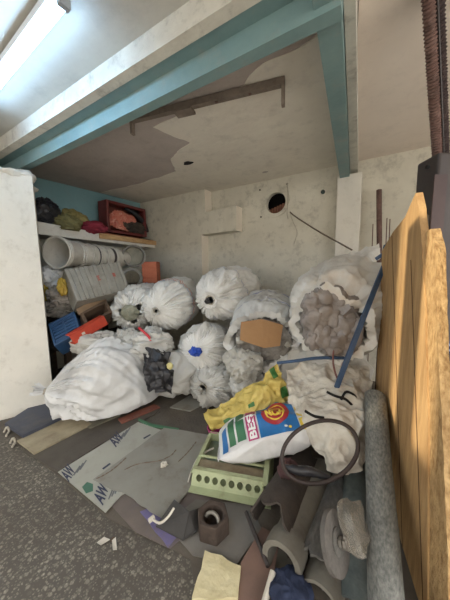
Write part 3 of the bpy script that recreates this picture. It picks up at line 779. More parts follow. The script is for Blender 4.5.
# bundles on the shelf
tag(crumple('black_bag', PX(46, 213, SX-.12), (.13, .2, .16), m_black, None, 5, .35, zmin=zs-.0), 'black bag slumped on the near end of the shelf', 'bag')
tag(crumple('olive_sack', PX(66, 224, SX-.06)+V(0, 0, -.02), (.16, .16, .12), mat('olive_cloth', (128, 122, 78), (104, 98, 62), scale=8, rough=.85, bump=.4), None, 12, .45, zmin=zs-.06), 'olive green sack folded between the black bag and red cloth', 'sack')
tag(crumple('yellow_green_sack', PX(76, 220, SX-.2), (.14, .2, .12), mat('yellow_green_cloth', (146, 136, 84), (120, 112, 70), scale=8, rough=.85, bump=.4), None, 14, .45, zmin=zs-.06), 'yellowish green sack lying behind the red cloth bundle', 'sack')
tag(crumple('red_cloth', PX(90, 228, SX-.05), (.23, .13, .085), mat('crimson_cloth', (142, 44, 58), (112, 32, 46), scale=9, rough=.9, bump=.4), None, 21, .28, zmin=zs-.08), 'rolled crimson red cloth bundle lying on the shelf', 'cloth')

# rack under the shelf (dark wooden boards) that carries the buckets and crate
rk = thing('wooden_rack', 'dark brown wooden rack under the shelf behind the blue crate', 'rack', (-3.4, 2.2, 0))
m_rack = mat('dark_rack_wood', (104, 84, 66), (80, 64, 52), (60, 48, 40), scale=6, scale3=8, rough=.8, bump=.3, stretch=(4, 1, 4))
RX0, RX1 = -3.55, -3.12
for y in (1.5, 2.25, 3.0):
    for x in (RX0, RX1-.06):
        MB().box((x, y, 0), (x+.06, y+.06, 1.12)).make('post', m_rack, rk)
for z in (.40, .72, 1.10):
    MB().box((RX0 if z < 9 else RX0, 1.42, z), (RX1, 3.0, z+.03)).make('board', m_rack, rk)
# grey ribbed crate
m_gcrate = mat('grey_ribbed_plastic', (158, 154, 144), (142, 138, 128), (120, 112, 100), scale=6, scale3=9, amt3=.6, rough=.6, bump=.2)
gc = thing('ribbed_crate', 'grey ribbed plastic crate lying tilted below the buckets', 'crate', W(96, 300, 2.95))
A_, B_, C_, D_ = W(64, 270, 2.62), W(119, 262, 3.05), W(129, 290, 3.0), W(77, 302, 2.55)
gn = np.cross(B_-A_, D_-A_); gn /= np.linalg.norm(gn)
if gn@fw < 0: gn = -gn
MB().prism([A_, B_, C_, D_], gn*.24).make('body', m_gcrate, gc)
for i in range(7):
    q = i/6; a = A_+(B_-A_)*(q*.94+.0); b2 = A_+(B_-A_)*(q*.94+.06); c2 = D_+(C_-D_)*(q*.94+.06); d2 = D_+(C_-D_)*(q*.94)
    bevel(MB().prism([a, b2, c2, d2], -gn*.022).make('rib', m_gcrate, gc), .005)
    if i < 6:
        a = A_+(B_-A_)*(q*.94+.075); b2 = A_+(B_-A_)*(q*.94+.14); c2 = D_+(C_-D_)*(q*.94+.14); d2 = D_+(C_-D_)*(q*.94+.075)
        bevel(MB().prism([a, b2, c2, d2], -gn*.008).make('panel', m_gcrate, gc), .003)
mk = A_+(B_-A_)*.5+(D_-A_)*.45-gn*.0235
ud, vd = (B_-A_)/np.linalg.norm(B_-A_), (D_-A_)/np.linalg.norm(D_-A_)
for (x_, y_, w_, h_) in ((0, 0, .035, .012), (.012, .0, .01, .06), (0, .05, .035, .012), (-.002, .025, .03, .01), (.18, 0, .03, .05)):
    p = mk+ud*(x_-.03)+vd*(y_-.03)
    MB().prism([p, p+ud*w_, p+ud*w_+vd*h_, p+vd*h_], -gn*.001).make('red_mark', mat('faded_red_print', (168, 96, 84), rough=.7), gc)

# buckets: nested row lying along the wall, first one open towards the room
m_bucket = mat('dirty_white_plastic', (206, 200, 188), (190, 184, 172), (140, 130, 116), scale=7, scale3=9, amt3=.6, rough=.5, bump=.1)
m_bandk = mat('printed_band_dark', (72, 66, 66), (96, 88, 84), scale=18, rough=.6)
def bucket(label, c, axis, r, h, m, band=None, group=None, floor=True, fill=None):
    axis = axis/np.linalg.norm(axis); a = np.cross(axis, [0, 0, 1.0]); a /= np.linalg.norm(a); b2 = np.cross(a, axis)
    t = thing('bucket', label, 'bucket', c-V(0, 0, r), group); n = 32
    prof = [(0, r), (h, r*.84), (h, 0.001), (h-.006, .001), (h-.006, r*.84-.006), (0, r-.006)]
    v = [c+axis*q[0]+(a*math.cos(2*math.pi*j/n)+b2*math.sin(2*math.pi*j/n))*q[1] for q in prof for j in range(n)]
    f = grid_faces(len(prof), n, True)+[((len(prof)-1)*n+j, (len(prof)-1)*n+(j+1) % n, (j+1) % n, j) for j in range(n)]
    link('body', v, f, m, t, True)
    for (q, k) in ((.004, .012), (.035, .008), (.06, .006)):
        rr = r-(r*.16)*q/h
        ringp = [c+axis*q+(a*math.cos(2*math.pi*j/n)+b2*math.sin(2*math.pi*j/n))*(rr+k*.5) for j in range(n+1)]
        MB().tube(ringp, k*.75, 6).make('rim', m, t, True)
    if band:
        q0_, q1_ = .09, h*.8
        v = [c+axis*q+(a*math.cos(2*math.pi*j/n)+b2*math.sin(2*math.pi*j/n))*(r-(r*.16)*q/h+.002) for q in (q0_, q1_) for j in range(n)]
        link('printed_band', v, grid_faces(2, n, True), band, t, True)
    if fill:
        v = [c+axis*h*.35]+[c+axis*h*.35+(a*math.cos(2*math.pi*j/n)+b2*math.sin(2*math.pi*j/n))*r*.9 for j in range(n)]
        link('contents', v, [(0, 1+j, 1+(j+1) % n) for j in range(n)], fill, t)
    return t
bk0 = W(56.5, 252.5, 2.72); far = W(128, 261, 3.6); bax = far-bk0; bax[2] = (W(118, 258, 3.5)-bk0)[2]; bax /= np.linalg.norm(bax)
face = W(56, 252, 2.72)-CAM; face /= np.linalg.norm(face)
axm = bax*.8+face*.35
bucket('white plastic bucket on its side, open mouth facing the room, nearest the wall end', bk0, axm, .165, .34, m_bucket, None, 'buckets lying under the shelf')
blab = ['dirty white bucket nested just behind the open one', 'grey banded bucket second in the nested row', 'cream bucket third in the nested row', 'dark printed bucket fourth in the nested row', 'white bucket at the far end of the nested row']
bpx = [(76, 254.5, 3.0), (86.5, 256, 3.12), (94.5, 256.5, 3.2), (102, 257, 3.28), (110.5, 257.5, 3.36)]
for i, (a, b_, d) in enumerate(bpx):
    bucket(blab[i], W(a, b_, d), bax, .15-.004*i, .26, m_bucket, (None, m_bandk, None, m_bandk, m_bucket)[i], 'buckets lying under the shelf')
m_gbk = mat('grey_plastic', (136, 132, 122), (116, 112, 104), (90, 84, 76), scale=7, scale3=9, rough=.55)
gb0 = W(134, 256, 3.45); fa2 = gb0-CAM; fa2 /= np.linalg.norm(fa2)
bucket('grey bucket on its side facing the room at the far end under the shelf', gb0, fa2*V(1, 1, .3), .14, .28, m_gbk, None, None, fill=mat('cement_residue', (150, 146, 130), (120, 116, 104), scale=10, rough=.9))
pb = W(132, 278, 3.45)
t = thing('pipe_offcut', 'short dark open pipe end below the grey bucket', 'pipe', pb)
MB().hollow(pb, pb+fa2*V(1, 1, 0)*.22, .13, .105).make('tube', m_gbk, t, True)
MB().hollow(pb-fa2*.005, pb+fa2*V(1, 1, 0)*.02, .14, .105).make('collar', m_gbk, t, True)
# terracotta hollow block
m_terra = mat('terracotta', (196, 118, 88), (178, 100, 74), (150, 84, 64), scale=8, scale3=12, rough=.8, bump=.3)
tcx = W(150, 283, 3.55); tw = RT*V(1, 1, 0); tw /= np.linalg.norm(tw); tq = np.cross([0, 0, 1.0], tw)
t = thing('terracotta_block', 'ribbed terracotta block standing by the back wall corner', 'block', tcx)
MB().box((-.10, 0, 0), (.10, .2, .30), along(tcx, tw, tq, V(0, 0, 1))).make('body', m_terra, t)
for i in range(4): bevel(MB().box((-.105, -.008, .01+i*.074), (.105, 0, .065+i*.074), along(tcx, tw, tq, V(0, 0, 1))).make('rib', m_terra, t), .004)
tag(MB().box((-.22, .0, -1.13+1.13-.02), (.2, .3, 0), along(tcx, tw, tq, V(0, 0, 1))).make('support_board', m_rack), 'short dark board under the terracotta block', 'board')

# plastic bags, papers, crate, bar
bagw = crumple('white_plastic_bag', W(52, 278, 2.88), (.14, .12, .13), mat('white_blue_print_film', (214, 214, 214), (226, 226, 224), (44, 52, 110), scale=6, scale3=6, amt3=1.0, rough=.35, bump=.3), None, 31, .4)
tag(bagw, 'white plastic bag with dark blue print under the open bucket', 'bag')
tag(crumple('yellow_packet', W(45, 290, 2.88), (.08, .09, .12), mat('yellow_film', (206, 176, 54), (180, 148, 40), scale=8, rough=.4), None, 33, .4), 'yellow packet squeezed behind the white wall end', 'packet')
tag(crumple('yellow_wrapper', W(63, 287, 2.66), (.05, .05, .09), mat('mustard_film', (190, 160, 60), (150, 120, 50), scale=8, rough=.4), None, 36, .5), 'mustard yellow wrapper beside the grey ribbed crate', 'wrapper')
tag(crumple('newspaper_bundle', W(63, 297, 2.82), (.15, .13, .12), mat('crumpled_newsprint', (168, 160, 150), (140, 132, 124), (74, 66, 64), scale=10, scale3=9, amt3=.9, rough=.8, bump=.4), None, 38, .7, 2.0), 'crumpled dark printed papers above the blue crate', 'papers')
tag(crumple('grey_paper_bag', W(59, 308, 2.86), (.17, .13, .09), mat('grey_crumpled_film', (158, 152, 142), (134, 128, 120), (84, 80, 78), scale=8, scale3=10, amt3=.7, rough=.6, bump=.4), None, 41, .55, 2.0), 'grey crumpled bag lying on the back of the blue crate', 'bag')
m_bcrate = mat('blue_crate_plastic', (44, 78, 116), (36, 64, 98), (66, 86, 108), scale=7, scale3=9, rough=.5, bump=.1)
bcA, bcB, bcC, bcD = W(48, 324, 2.5), W(74, 311, 2.62), W(83, 327, 2.5), W(54, 346, 2.38)
bcn = np.cross(bcB-bcA, bcD-bcA); bcn /= np.linalg.norm(bcn)
if bcn@fw < 0: bcn = -bcn
bc_ = thing('blue_crate', 'dark blue plastic crate with slotted bottom tipped towards the room', 'crate', (bcC+bcD)/2+bcn*.15)
bu, bv = bcB-bcA, bcD-bcA; bcC = bcB+bv
def bpt(u, v, w): return bcA+bu*u+bv*v+bcn*w
fr = MB()
def bq(u0, u1, v0, v1, w0, w1): fr.prism([bpt(u0, v0, w0), bpt(u1, v0, w0), bpt(u1, v1, w0), bpt(u0, v1, w0)], bcn*(w1-w0))
bq(0, 1, 0, .1, 0, .22); bq(0, 1, .9, 1, 0, .22); bq(0, .08, .1, .9, 0, .22); bq(.92, 1, .1, .9, 0, .22)
bevel(fr.make('frame', m_bcrate, bc_), .005)
for i in range(6):
    fr = MB(); v0 = .1+i*.8/6; bq(.08, .92, v0, v0+.095, .012, .03); fr.make('slat', m_bcrate, bc_)
fr = MB(); bq(.47, .53, .1, .9, .006, .03); fr.make('rib', m_bcrate, bc_)
rx = thing('red_bar', 'orange red metal channel leaning between blue crate and sacks', 'bar', W(74, 345, 2.4))
ra_, rb2 = W(72, 340, 2.36), W(106, 320, 2.62); rdir = (rb2-ra_); rl_ = np.linalg.norm(rdir); rdir /= rl_
rup = UP-rdir*(UP@rdir); rup /= np.linalg.norm(rup); rbk = np.cross(rdir, rup)
if rbk@fw < 0: rbk = -rbk
mr = mat('orange_red_paint', (198, 72, 46), (176, 58, 38), (140, 60, 46), scale=6, scale3=9, rough=.5)
MB().box((0, -.045, 0), (rl_, .045, .012), along(ra_, rdir, rup, rbk)).make('web', mr, rx)
for s_ in (-1, 1): MB().box((0, s_*.045-.006, 0), (rl_, s_*.045+.006, .09), along(ra_, rdir, rup, rbk)).make('flange', mr, rx)
p = ra_+rdir*.1-rbk*.001; MB().box((0, -.012, -.001), (.03, .012, 0), along(p, rdir, rup, rbk)).make('white_mark', m_bucket, rx)
# dark wooden drawer seen under the ribbed crate
dw = thing('wooden_crate', 'brown wooden crate with dark opening under the ribbed crate', 'crate', W(92, 318, 2.7))
dA, dB, dD = W(80, 313, 2.62), W(106, 300, 2.85), W(86, 326, 2.55)
du, dv = dB-dA, dD-dA; dn_ = np.cross(du, dv); dn_ /= np.linalg.norm(dn_)
if dn_@fw < 0: dn_ = -dn_
def dpt(u, v): return dA+du*u+dv*v
for (u0, u1, v0, v1) in ((0, 1, 0, .16), (0, 1, .84, 1), (0, .1, .16, .84), (.9, 1, .16, .84)):
    MB().prism([dpt(u0, v0), dpt(u1, v0), dpt(u1, v1), dpt(u0, v1)], dn_*.2).make('side', m_rack, dw)
MB().prism([dpt(.1, .16)+dn_*.18, dpt(.9, .16)+dn_*.18, dpt(.9, .84)+dn_*.18, dpt(.1, .84)+dn_*.18], dn_*.02).make('bottom', m_dark, dw)
MB()
lth = [W(76, 309, 2.62), W(104, 295, 2.9), W(106, 299, 2.88), W(79, 314, 2.6)]
tag(MB().prism(lth, dn_*.03).make('wooden_lath', mat('pale_lath', (150, 126, 100), (126, 104, 82), scale=6, rough=.8)), 'pale wooden lath lying above the dark crate opening', 'lath')

# ================================================================== the sacks
GRP = 'white woven sacks in the pile'
m_bagA = bag_mat('sack_white', (206, 206, 205), (170, 164, 152), .35)
m_bagB = bag_mat('sack_white_blue_stripe', (218, 217, 212), (160, 152, 138), .5, stripes=((.55, .02, (110, 130, 178)), (.60, .008, (110, 130, 178))))
m_bagC = bag_mat('sack_white_orange_stripe', (220, 219, 214), (160, 152, 138), .45, stripes=((.36, .012, (196, 120, 90)), (.33, .006, (110, 130, 178)), (.40, .008, (196, 120, 90))))
m_bagD = bag_mat('sack_white_blue_line', (224, 223, 219), (170, 162, 148), .4, stripes=((.34, .006, (130, 140, 180)),))
m_bagE = bag_mat('sack_grey_white', (196, 195, 190), (140, 132, 116), .6)
m_bagF = bag_mat('sack_dirty', (182, 180, 173), (124, 112, 96), .75)
m_bagJ = bag_mat('sack_big_white', (220, 218, 212), (190, 168, 138), .6)
m_net = mat('grey_green_net', (150, 150, 132), (118, 120, 106), (86, 86, 80), scale=14, scale3=20, amt3=.7, rough=.8, bump=.6, bscale=60)
m_greyfilm = mat('grey_poly_film', (150, 144, 140), (128, 121, 118), (98, 90, 87), scale=8, scale3=10, amt3=.6, rough=.45, bump=.3, bscale=20)

def sackthing(label, S, m, plug=None, tie=m_twine, group=GRP, plugkw={}, **kw):
    lo = (S.M+S.B)/2; z = S.zmin if S.zmin is not None else lo[2]-S.Ru
    t = thing('sack', label, 'sack', (lo[0], lo[1], z), group)
    S.build('body', m, t, **kw)
    if plug is not None: S.plug('stuffing', plug, t, **plugkw)
    if tie is not None and S.e0 == 'tie': S.tie('tie_cord', tie, t)
    return t
# A: big sack lying in front
A = Sack(W(45, 391, 2.02)-V(.16, -.26, .04), W(160, 400, 2.56), .38, .40, 'tie', 'point', r0=.06, pleat=.3, wr=.042, seed=1.3, zmin=.06, ruff=.07, e=.66, taper=-.06, sag=-.10, moff=(.16, -.26, .04))
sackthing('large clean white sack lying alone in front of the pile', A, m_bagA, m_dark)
B = Sack(W(131, 312, 2.75), W(150, 300, 3.55), .285, .255, 'open', 'round', r0=.34, pleat=.22, wr=.05, seed=5.1, ruff=.03, e=.5)
tb_ = sackthing('white sack with blue stripe and grey netting in its mouth, top left of pile', B, m_bagB, m_net, plugkw=dict(depth=-.01, amp=.04, k=1.15, bulge=.04))
C = Sack(W(156, 311, 2.62), W(188, 295, 3.45), .28, .275, 'tie', 'round', r0=.07, pleat=.26, wr=.04, seed=8.4, ruff=.03, e=.55)
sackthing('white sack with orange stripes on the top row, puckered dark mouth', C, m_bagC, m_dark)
D = Sack(W(210, 300, 2.5), W(246, 284, 3.3), .285, .27, 'tie', 'round', r0=.13, pleat=.24, wr=.04, seed=11.7, ruff=.02, e=.55)
td = sackthing('white sack highest in the middle with black plastic in its mouth', D, m_bagD, m_black, plugkw=dict(depth=.0, amp=.05, bulge=.04))
Es = Sack(W(197, 351, 2.38), W(216, 345, 3.1), .275, .275, 'tie', 'round', r0=.06, pleat=.26, wr=.035, seed=15.2, ruff=.03, e=.6)
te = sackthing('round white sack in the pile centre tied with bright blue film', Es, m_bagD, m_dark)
crumple('blue_knot', Es.M-Es.a*.04, (.05, .03, .045), m_blue, te, 3, .7)
Fs = Sack(W(160, 372, 2.33), W(196, 368, 2.95), .25, .24, 'round', 'round', pleat=.1, wr=.05, seed=19.0, e=.6, zmin=.01)
tf = sackthing('dirty white sack squeezed low behind the big front sack', Fs, m_bagE)
Hs = Sack(W(203, 388, 2.28), W(236, 380, 2.9), .25, .22, 'tie', 'round', r0=.12, pleat=.26, wr=.05, seed=23.4, ruff=.05, e=.55, zmin=.01)
sackthing('greyish white sack on the floor left of the yellow sack', Hs, m_bagE, m_bagF, plugkw=dict(depth=-.02, amp=.05, bulge=.02))
Is = Sack(W(263, 340, 2.12), W(268, 308, 2.95), .335, .285, 'open', 'round', r0=.70, pleat=.10, wr=.034, seed=27.8, ruff=.02, e=.5)
ti = sackthing('white sack stuffed with scraps behind a flat brown cardboard', Is, bag_mat('sack_white_blue_print', (206, 206, 203), (150, 146, 150), .6, stripes=((.30, .006, (120, 130, 180)), (.62, .01, (110, 120, 176)))),
               mat('mixed_scrap', (150, 146, 140), (104, 98, 92), (70, 64, 60), scale=14, scale3=18, amt3=.8, rough=.7, bump=.6), plugkw=dict(depth=.02, amp=.05, k=1.12, bulge=.0))
for (a, b_, s_, m_) in ((251, 330, 1, mat('orange_scrap', (204, 110, 70), rough=.6)), (275, 330, 2, mat('blue_scrap', (90, 130, 170), rough=.6)), (288, 344, 3, m_bagF), (240, 340, 4, m_bagF), (283, 335, 6, mat('red_scrap', (180, 80, 66), rough=.6))):
    crumple('scrap', W(a, b_, 2.10), (.035, .03, .03), m_, ti, s_*3.1, .6, n=(12, 16))
m_card = mat('brown_cardboard', (160, 124, 86), (148, 113, 78), (124, 92, 62), scale=4, scale3=6, amt3=.5, rough=.85, bump=.15)
cbp = [(241, 322), (263, 318), (283, 325), (280, 346), (274, 350), (240, 340)]
cbn = -Is.a
cp = [W(a, b_, 1.98+(b_-318)*-.001) for a, b_ in cbp]
cb = thing('cardboard', 'flat brown cardboard piece pushed into a white sack mouth', 'cardboard', cp[-1])
cpa = np.array([cp[0], W(262, 319, 1.97), W(264, 348, 1.94), cp[5]]); cpb = np.array([W(262, 319, 1.97), cp[2], cp[3], W(264, 348, 1.94)])
MB().prism(cpa, fw*.006).make('flap', m_card, cb); MB().prism(cpb, fw*.006+V(0, 0, .0)).make('flap', m_card, cb)
# J: the bulky one at the right
Js = Sack(W(330, 326, 1.78), W(352, 288, 2.5), .385, .40, 'open', 'round', r0=.55, pleat=.10, wr=.04, seed=31.1, ruff=.02, e=.55)
tj = sackthing('bulky white sack at upper right bursting with grey film', Js, m_bagJ, m_greyfilm, plugkw=dict(depth=.03, amp=.07, k=1.12, bulge=.03))
for i, (a, b_, r) in enumerate(((313, 303, .07), (324, 297, .075), (338, 299, .075), (349, 309, .08), (315, 320, .08), (329, 314, .085), (343, 324, .085), (352, 335, .07), (322, 336, .075), (336, 341, .08), (348, 346, .06), (312, 340, .055))):
    crumple('film_clump', W(a, b_, 1.72), (r, r*.7, r*1.15), m_greyfilm, tj, i*2.7+1, .5, .9, n=(26, 36))
sheet('sack_ear', [[(330, 262, 2.3), (350, 254, 2.25), (364, 249, 2.2), (379, 243, 2.15)], [(335, 264, 2.2), (352, 260, 2.15), (366, 255, 2.12), (380, 248, 2.12)], [(342, 274, 2.08), (357, 270, 2.06), (370, 265, 2.06), (381, 258, 2.08)]], m_bagJ, tj, 30, 30, .03, 7, 3.3, .006)
# P: sack under J
Ps = Sack(W(296, 372, 2.0), W(345, 368, 2.4), .34, .30, 'round', 'round', pleat=.1, wr=.05, seed=36.0, e=.5)
sackthing('dirty white sack wedged under the bulky sack behind the cloth', Ps, bag_mat('sack_offwhite_print', (196, 192, 184), (150, 128, 112), .7, stripes=((.25, .05, (190, 150, 140)),)))
Pf = Sack(W(268, 398, 2.25), W(345, 405, 2.3), .30, .22, 'round', 'round', wr=.05, seed=41.0, e=.5, zmin=.01)
sackthing('grubby white sack at the bottom of the pile behind the printed sack', Pf, m_bagF)
Kb = crumple('crumpled_sack', W(243, 364, 2.2), (.16, .16, .15), m_bagF, None, 44, .5, 1.7); tag(Kb, 'small crumpled grey sack wedged below the cardboard sack', 'sack', GRP)
Kc = crumple('crumpled_sack', W(250, 388, 2.25), (.18, .2, .17), m_bagE, None, 47, .4, 1.7); tag(Kc, 'crumpled white sack behind the yellow sack, right of the floor sack', 'sack', GRP)
G1 = crumple('crumpled_sack', W(150, 345, 2.5), (.24, .2, .15), m_bagE, None, 51, .5, 1.7); tag(G1, 'crumpled dirty sack squashed beneath the two top left sacks', 'sack', GRP)
G2 = crumple('crumpled_sack', W(128, 345, 2.55), (.16, .16, .15), m_bagF, None, 54, .6, 1.8); tag(G2, 'ragged grey sack just above the big front sack', 'sack', GRP)
G3 = crumple('grey_tarp', W(97, 343, 2.55), (.25, .15, .13), m_bagF, None, 57, .4, 1.5); tag(G3, 'grey cloth bundle lying below the orange red bar', 'bundle')
tag(MB().tube(catmull([W(139, 328, 2.42), W(144, 332, 2.38), W(149, 337, 2.36), W(151, 342, 2.37)], 12), .012, 8).make('red_tape', mat('red_tape', (190, 50, 58), rough=.5), None, True), 'short red tape strip on the crumpled sack below the striped sack', 'tape')
bp_, Sb = sheet('black_plastic_sheet', [[(143, 350, 2.36), (155, 349, 2.34), (168, 356, 2.36)], [(144, 368, 2.2), (158, 368, 2.15), (171, 372, 2.2)], [(153, 388, 2.2), (160, 392, 2.15), (168, 390, 2.2)]], m_black, None, 44, 44, .045, 5, 2.2, .006, .05, fine=.9)
tag(bp_, 'torn black plastic sheet between the big front sack and the pile', 'plastic')
tag(crumple('foam_scrap', W(170, 366, 2.14), (.03, .025, .03), mat('yellowish_foam', (196, 186, 130), rough=.9), None, 61, .3, n=(12, 16)), 'yellowish foam scrap beside the black plastic', 'foam')
# backing sacks that carry the upper rows (hidden in the pile)
# yellow sack
m_yel = mat('yellow_woven', (208, 188, 106), (190, 168, 88), (170, 150, 90), scale=6, scale3=8, amt3=.5, rough=.5, bump=.3, bscale=50)
m_grn = mat('green_print', (66, 122, 62), (50, 100, 52), scale=12, rough=.5)
ys, SY = sheet('yellow_sack', [[(203, 413, 2.02), (224, 404, 2.0), (250, 388, 1.93), (266, 374, 1.9), (277, 364, 1.92)], [(206, 420, 1.93), (228, 413, 1.86), (252, 401, 1.8), (272, 389, 1.8), (284, 382, 1.86)], [(214, 428, 1.95), (236, 424, 1.85), (256, 413, 1.8), (276, 405, 1.78), (292, 400, 1.82)]], m_yel, None, 60, 80, .036, 5, 6.1, .012, fine=.8)
tag(ys, 'empty yellow sack with green print draped over the pile', 'sack')
spatch('green_print', SY, m_grn, ys, .82, .92, .02, .30); spatch('green_print', SY, m_grn, ys, .86, .99, .60, .88); spatch('green_print', SY, m_grn, ys, .16, .38, .72, .95); spatch('green_print', SY, m_grn, ys, .45, .52, .55, .68)
# printed sack
Ms = Sack(W(219, 444, 1.70), W(313, 420, 1.66), .18, .13, 'seam', 'seam', wr=.025, seed=66.0, e=.5)
m_ms = bag_mat('sack_printed_white', (216, 216, 216), (150, 150, 146), .4)
tm = sackthing('white sack with blue red and magenta print lying on the green box', Ms, m_ms, None, None, None)
m_pb = mat('blue_print', (44, 116, 178), (36, 98, 158), scale=14, rough=.4); m_pr = mat('red_print', (170, 48, 52), (150, 40, 46), scale=14, rough=.4)
m_pm = mat('magenta_print', (176, 54, 112), (160, 46, 100), scale=14, rough=.4); m_py = mat('yellow_print', (222, 196, 76), scale=14, rough=.4); m_pg = mat('dark_green_print', (54, 106, 74), rough=.4)
m_pw = mat('white_print', (226, 226, 224), rough=.4)
# th: 90deg = top, 180 or 0 = sides ; find which side faces the camera
sgn = 1 if (Ms.s@(-fw)) > 0 else -1
def ang(x): return math.pi/2 - sgn*x                            # x>0 turns towards the camera
a_lo, a_hi = ang(.98), ang(-.6)
Ms.patch('print_blue', m_pb, tm, .46, .84, a_lo, a_hi, .004, 16)
pmag = Ms.patch('print_magenta', m_pm, tm, .34, .445, a_lo, a_hi, .004, 10)
Ms.patch('print_yellow', m_py, tm, .85, .93, a_lo, a_hi, .004, 8)
Ms.patch('print_green', m_pg, tm, .14, .21, ang(.9), ang(-.3), .004, 8)
Ms.patch('print_green', m_pg, tm, .23, .32, ang(.85), ang(-.5), .004, 8)
Ms.patch('print_blue', m_pb, tm, .06, .12, ang(1.1), ang(.0), .004, 8)
el = lambda t: (math.cos(t), math.sin(t))
emb = Ms.patch('emblem', m_pr, tm, .51, .79, ang(.62), ang(-.45), .007, shape=el)
for r_ in (.62, .34):
    v = []; kk = 36
    for rr in (r_, r_+.09):
        for j in range(kk):
            v.append(Ms.pos(.65+.14*rr*math.cos(2*math.pi*j/kk), (ang(.62)+ang(-.45))/2+(ang(-.45)-ang(.62))/2*rr*math.sin(2*math.pi*j/kk), .009))
    link('ring', v, grid_faces(2, kk, True), m_py, emb)
Ms.text('lettering', m_pw, pmag, 'BEST', lambda x, y: (.43-.075*y, ang(.92-1.3*x)))
Ms.text('lettering', m_py, emb, 'NOM', lambda x, y: (.56+.18*x, ang(.30-.24*y)), .010)
Ms.patch('print_dot', m_py, tm, .735, .765, ang(.86), ang(.76), .008, shape=el)
Ms.patch('print_dot', m_pw, tm, .70, .73, ang(.82), ang(.74), .010, shape=el)
# pale dirty cloth
m_cloth = mat('dirty_cloth', (208, 203, 192), (194, 188, 176), (140, 122, 106), scale=6, scale3=5, amt3=.8, rough=.9, bump=.35, bscale=60)
cl, SCn = sheet('dirty_cloth', [
    [(287, 372, 1.92), (306, 362, 1.95), (330, 358, 1.95), (352, 366, 1.9), (367, 368, 1.88)],
    [(290, 400, 1.74), (314, 392, 1.70), (338, 387, 1.68), (358, 390, 1.66), (374, 394, 1.68)],
    [(298, 424, 1.58), (318, 420, 1.50), (340, 416, 1.47), (362, 416, 1.47), (381, 422, 1.50)],
    [(314, 446, 1.47), (326, 446, 1.40), (341, 446, 1.36), (356, 446, 1.38), (372, 448, 1.42)],
    [(331, 466, 1.40), (338, 473, 1.34), (346, 476, 1.31), (352, 474, 1.32), (361, 464, 1.36)]], m_cloth, None, 100, 100, .04, 4.6, 71.0, .008, .03, fine=.5)
tag(cl, 'large dirty cream cloth draped over the pipes and sacks', 'cloth')
for i, pts in enumerate(([(327, 392, 1.58), (335, 396, 1.54), (345, 399, 1.53), (352, 405, 1.54)], [(341, 400, 1.55), (346, 392, 1.56), (354, 395, 1.57), (357, 402, 1.56)], [(305, 411, 1.50), (314, 416, 1.46), (324, 418, 1.45)])):
    tag(MB().tube(catmull([W(*p) for p in pts], 14), .008, 6).make('black_string', m_dark, None, True), ('dark cord curving across the upper cloth', 'dark cord loop beside the strap end on the cloth', 'dark cord crossing the lower left of the cloth')[i], 'cord')
tag(MB().tube(catmull([W(334, 344, 1.70), (W(333, 360, 1.68)), W(335, 372, 1.64), W(339, 382, 1.60)], 14), .006, 6).make('brown_wire', mat('brown_wire', (108, 66, 60), rough=.6), None, True), 'thin brown wire hanging from the bulky sack to the cloth', 'wire')
tag(MB().tube(catmull([W(277, 363, 1.88), W(295, 361, 1.84), W(318, 358, 1.82), W(346, 358, 1.80)], 16), .012, 8).make('blue_hose', m_bluestrap, None, True), 'blue grey hose lying across the sack under the bulky sack', 'hose')

# ================================================================== foreground pipes
m_pipeg = mat('grey_fibre_pipe', (132, 133, 128), (84, 86, 84), (62, 60, 57), scale=34, scale3=9, amt3=.6, rough=.75, bump=.35, bscale=50, stretch=(3, 1, 3))
m_pipeb = mat('grey_beige_pipe', (122, 118, 108), (104, 100, 92), (80, 72, 62), scale=8, scale3=7, amt3=.6, rough=.6, bump=.2)
m_piped = mat('dark_torn_pipe', (74, 66, 60), (56, 50, 46), (100, 92, 84), scale=9, scale3=10, amt3=.6, rough=.85, bump=.5)
m_pipet = mat('greenish_grey_pipe', (92, 100, 98), (70, 78, 78), (120, 124, 120), scale=14, scale3=9, amt3=.6, rough=.7, bump=.3)
m_pipeg2 = mat('weathered_grey_pipe', (104, 102, 98), (80, 78, 74), (128, 124, 118), scale=14, scale3=9, amt3=.6, rough=.8, bump=.4, stretch=(3, 1, 3))
def pipe(label, A, B, ro, ri, m, group='pipes in the foreground', lip=False, **kw):
    A = np.asarray(A, float); B = np.asarray(B, float)
    t = thing('pipe', label, 'pipe', V((A[0]+B[0])/2, (A[1]+B[1])/2, min(A[2], B[2])-ro), group)
    MB().hollow(A, B, ro, ri, **kw).make('tube', m, t, True)
    if lip:
        d = (B-A)/np.linalg.norm(B-A); MB().hollow(A-d*.004, A+d*.09, ro*1.14, ri, n=24, segs=2).make('socket', m, t, True)
    return t
pipe('long mottled grey pipe lying right beside the plank', W(388, 640, .80), W(375, 396, 1.53), .057, .048, m_pipeg, n=28, segs=10)
pipe('greenish grey pipe below and left of the long mottled pipe', W(352, 610, .98), W(358, 470, 1.5), .072, .06, m_pipet)
pipe('beige brown pipe lowest under the other pipes at the bottom edge', W(318, 605, .98), W(352, 490, 1.6), .085, .072, m_pipeb)
pipe('beige grey pipe with thick socket end facing the camera', W(281, 562, 1.06), W(322, 470, 1.62), .076, .062, m_pipeb, lip=True)
pipe('weathered grey pipe with broken end between beige pipe and disc', W(312, 566, 1.07), W(348, 474, 1.6), .078, .066, m_pipeg2, jag=.03)
pipe('dark torn split pipe with ragged mouth next to the green box', W(269, 528, 1.16), W(303, 465, 1.65), .105, .095, m_piped, jag=.05, arc=(-.5, math.pi+.5))
tag(MB().tube([F(262, 612, .04), F(273, 572, .06)], .013, 12).make('white_conduit', m_bucket, None, True), 'thin white plastic conduit end at the bottom edge', 'conduit')
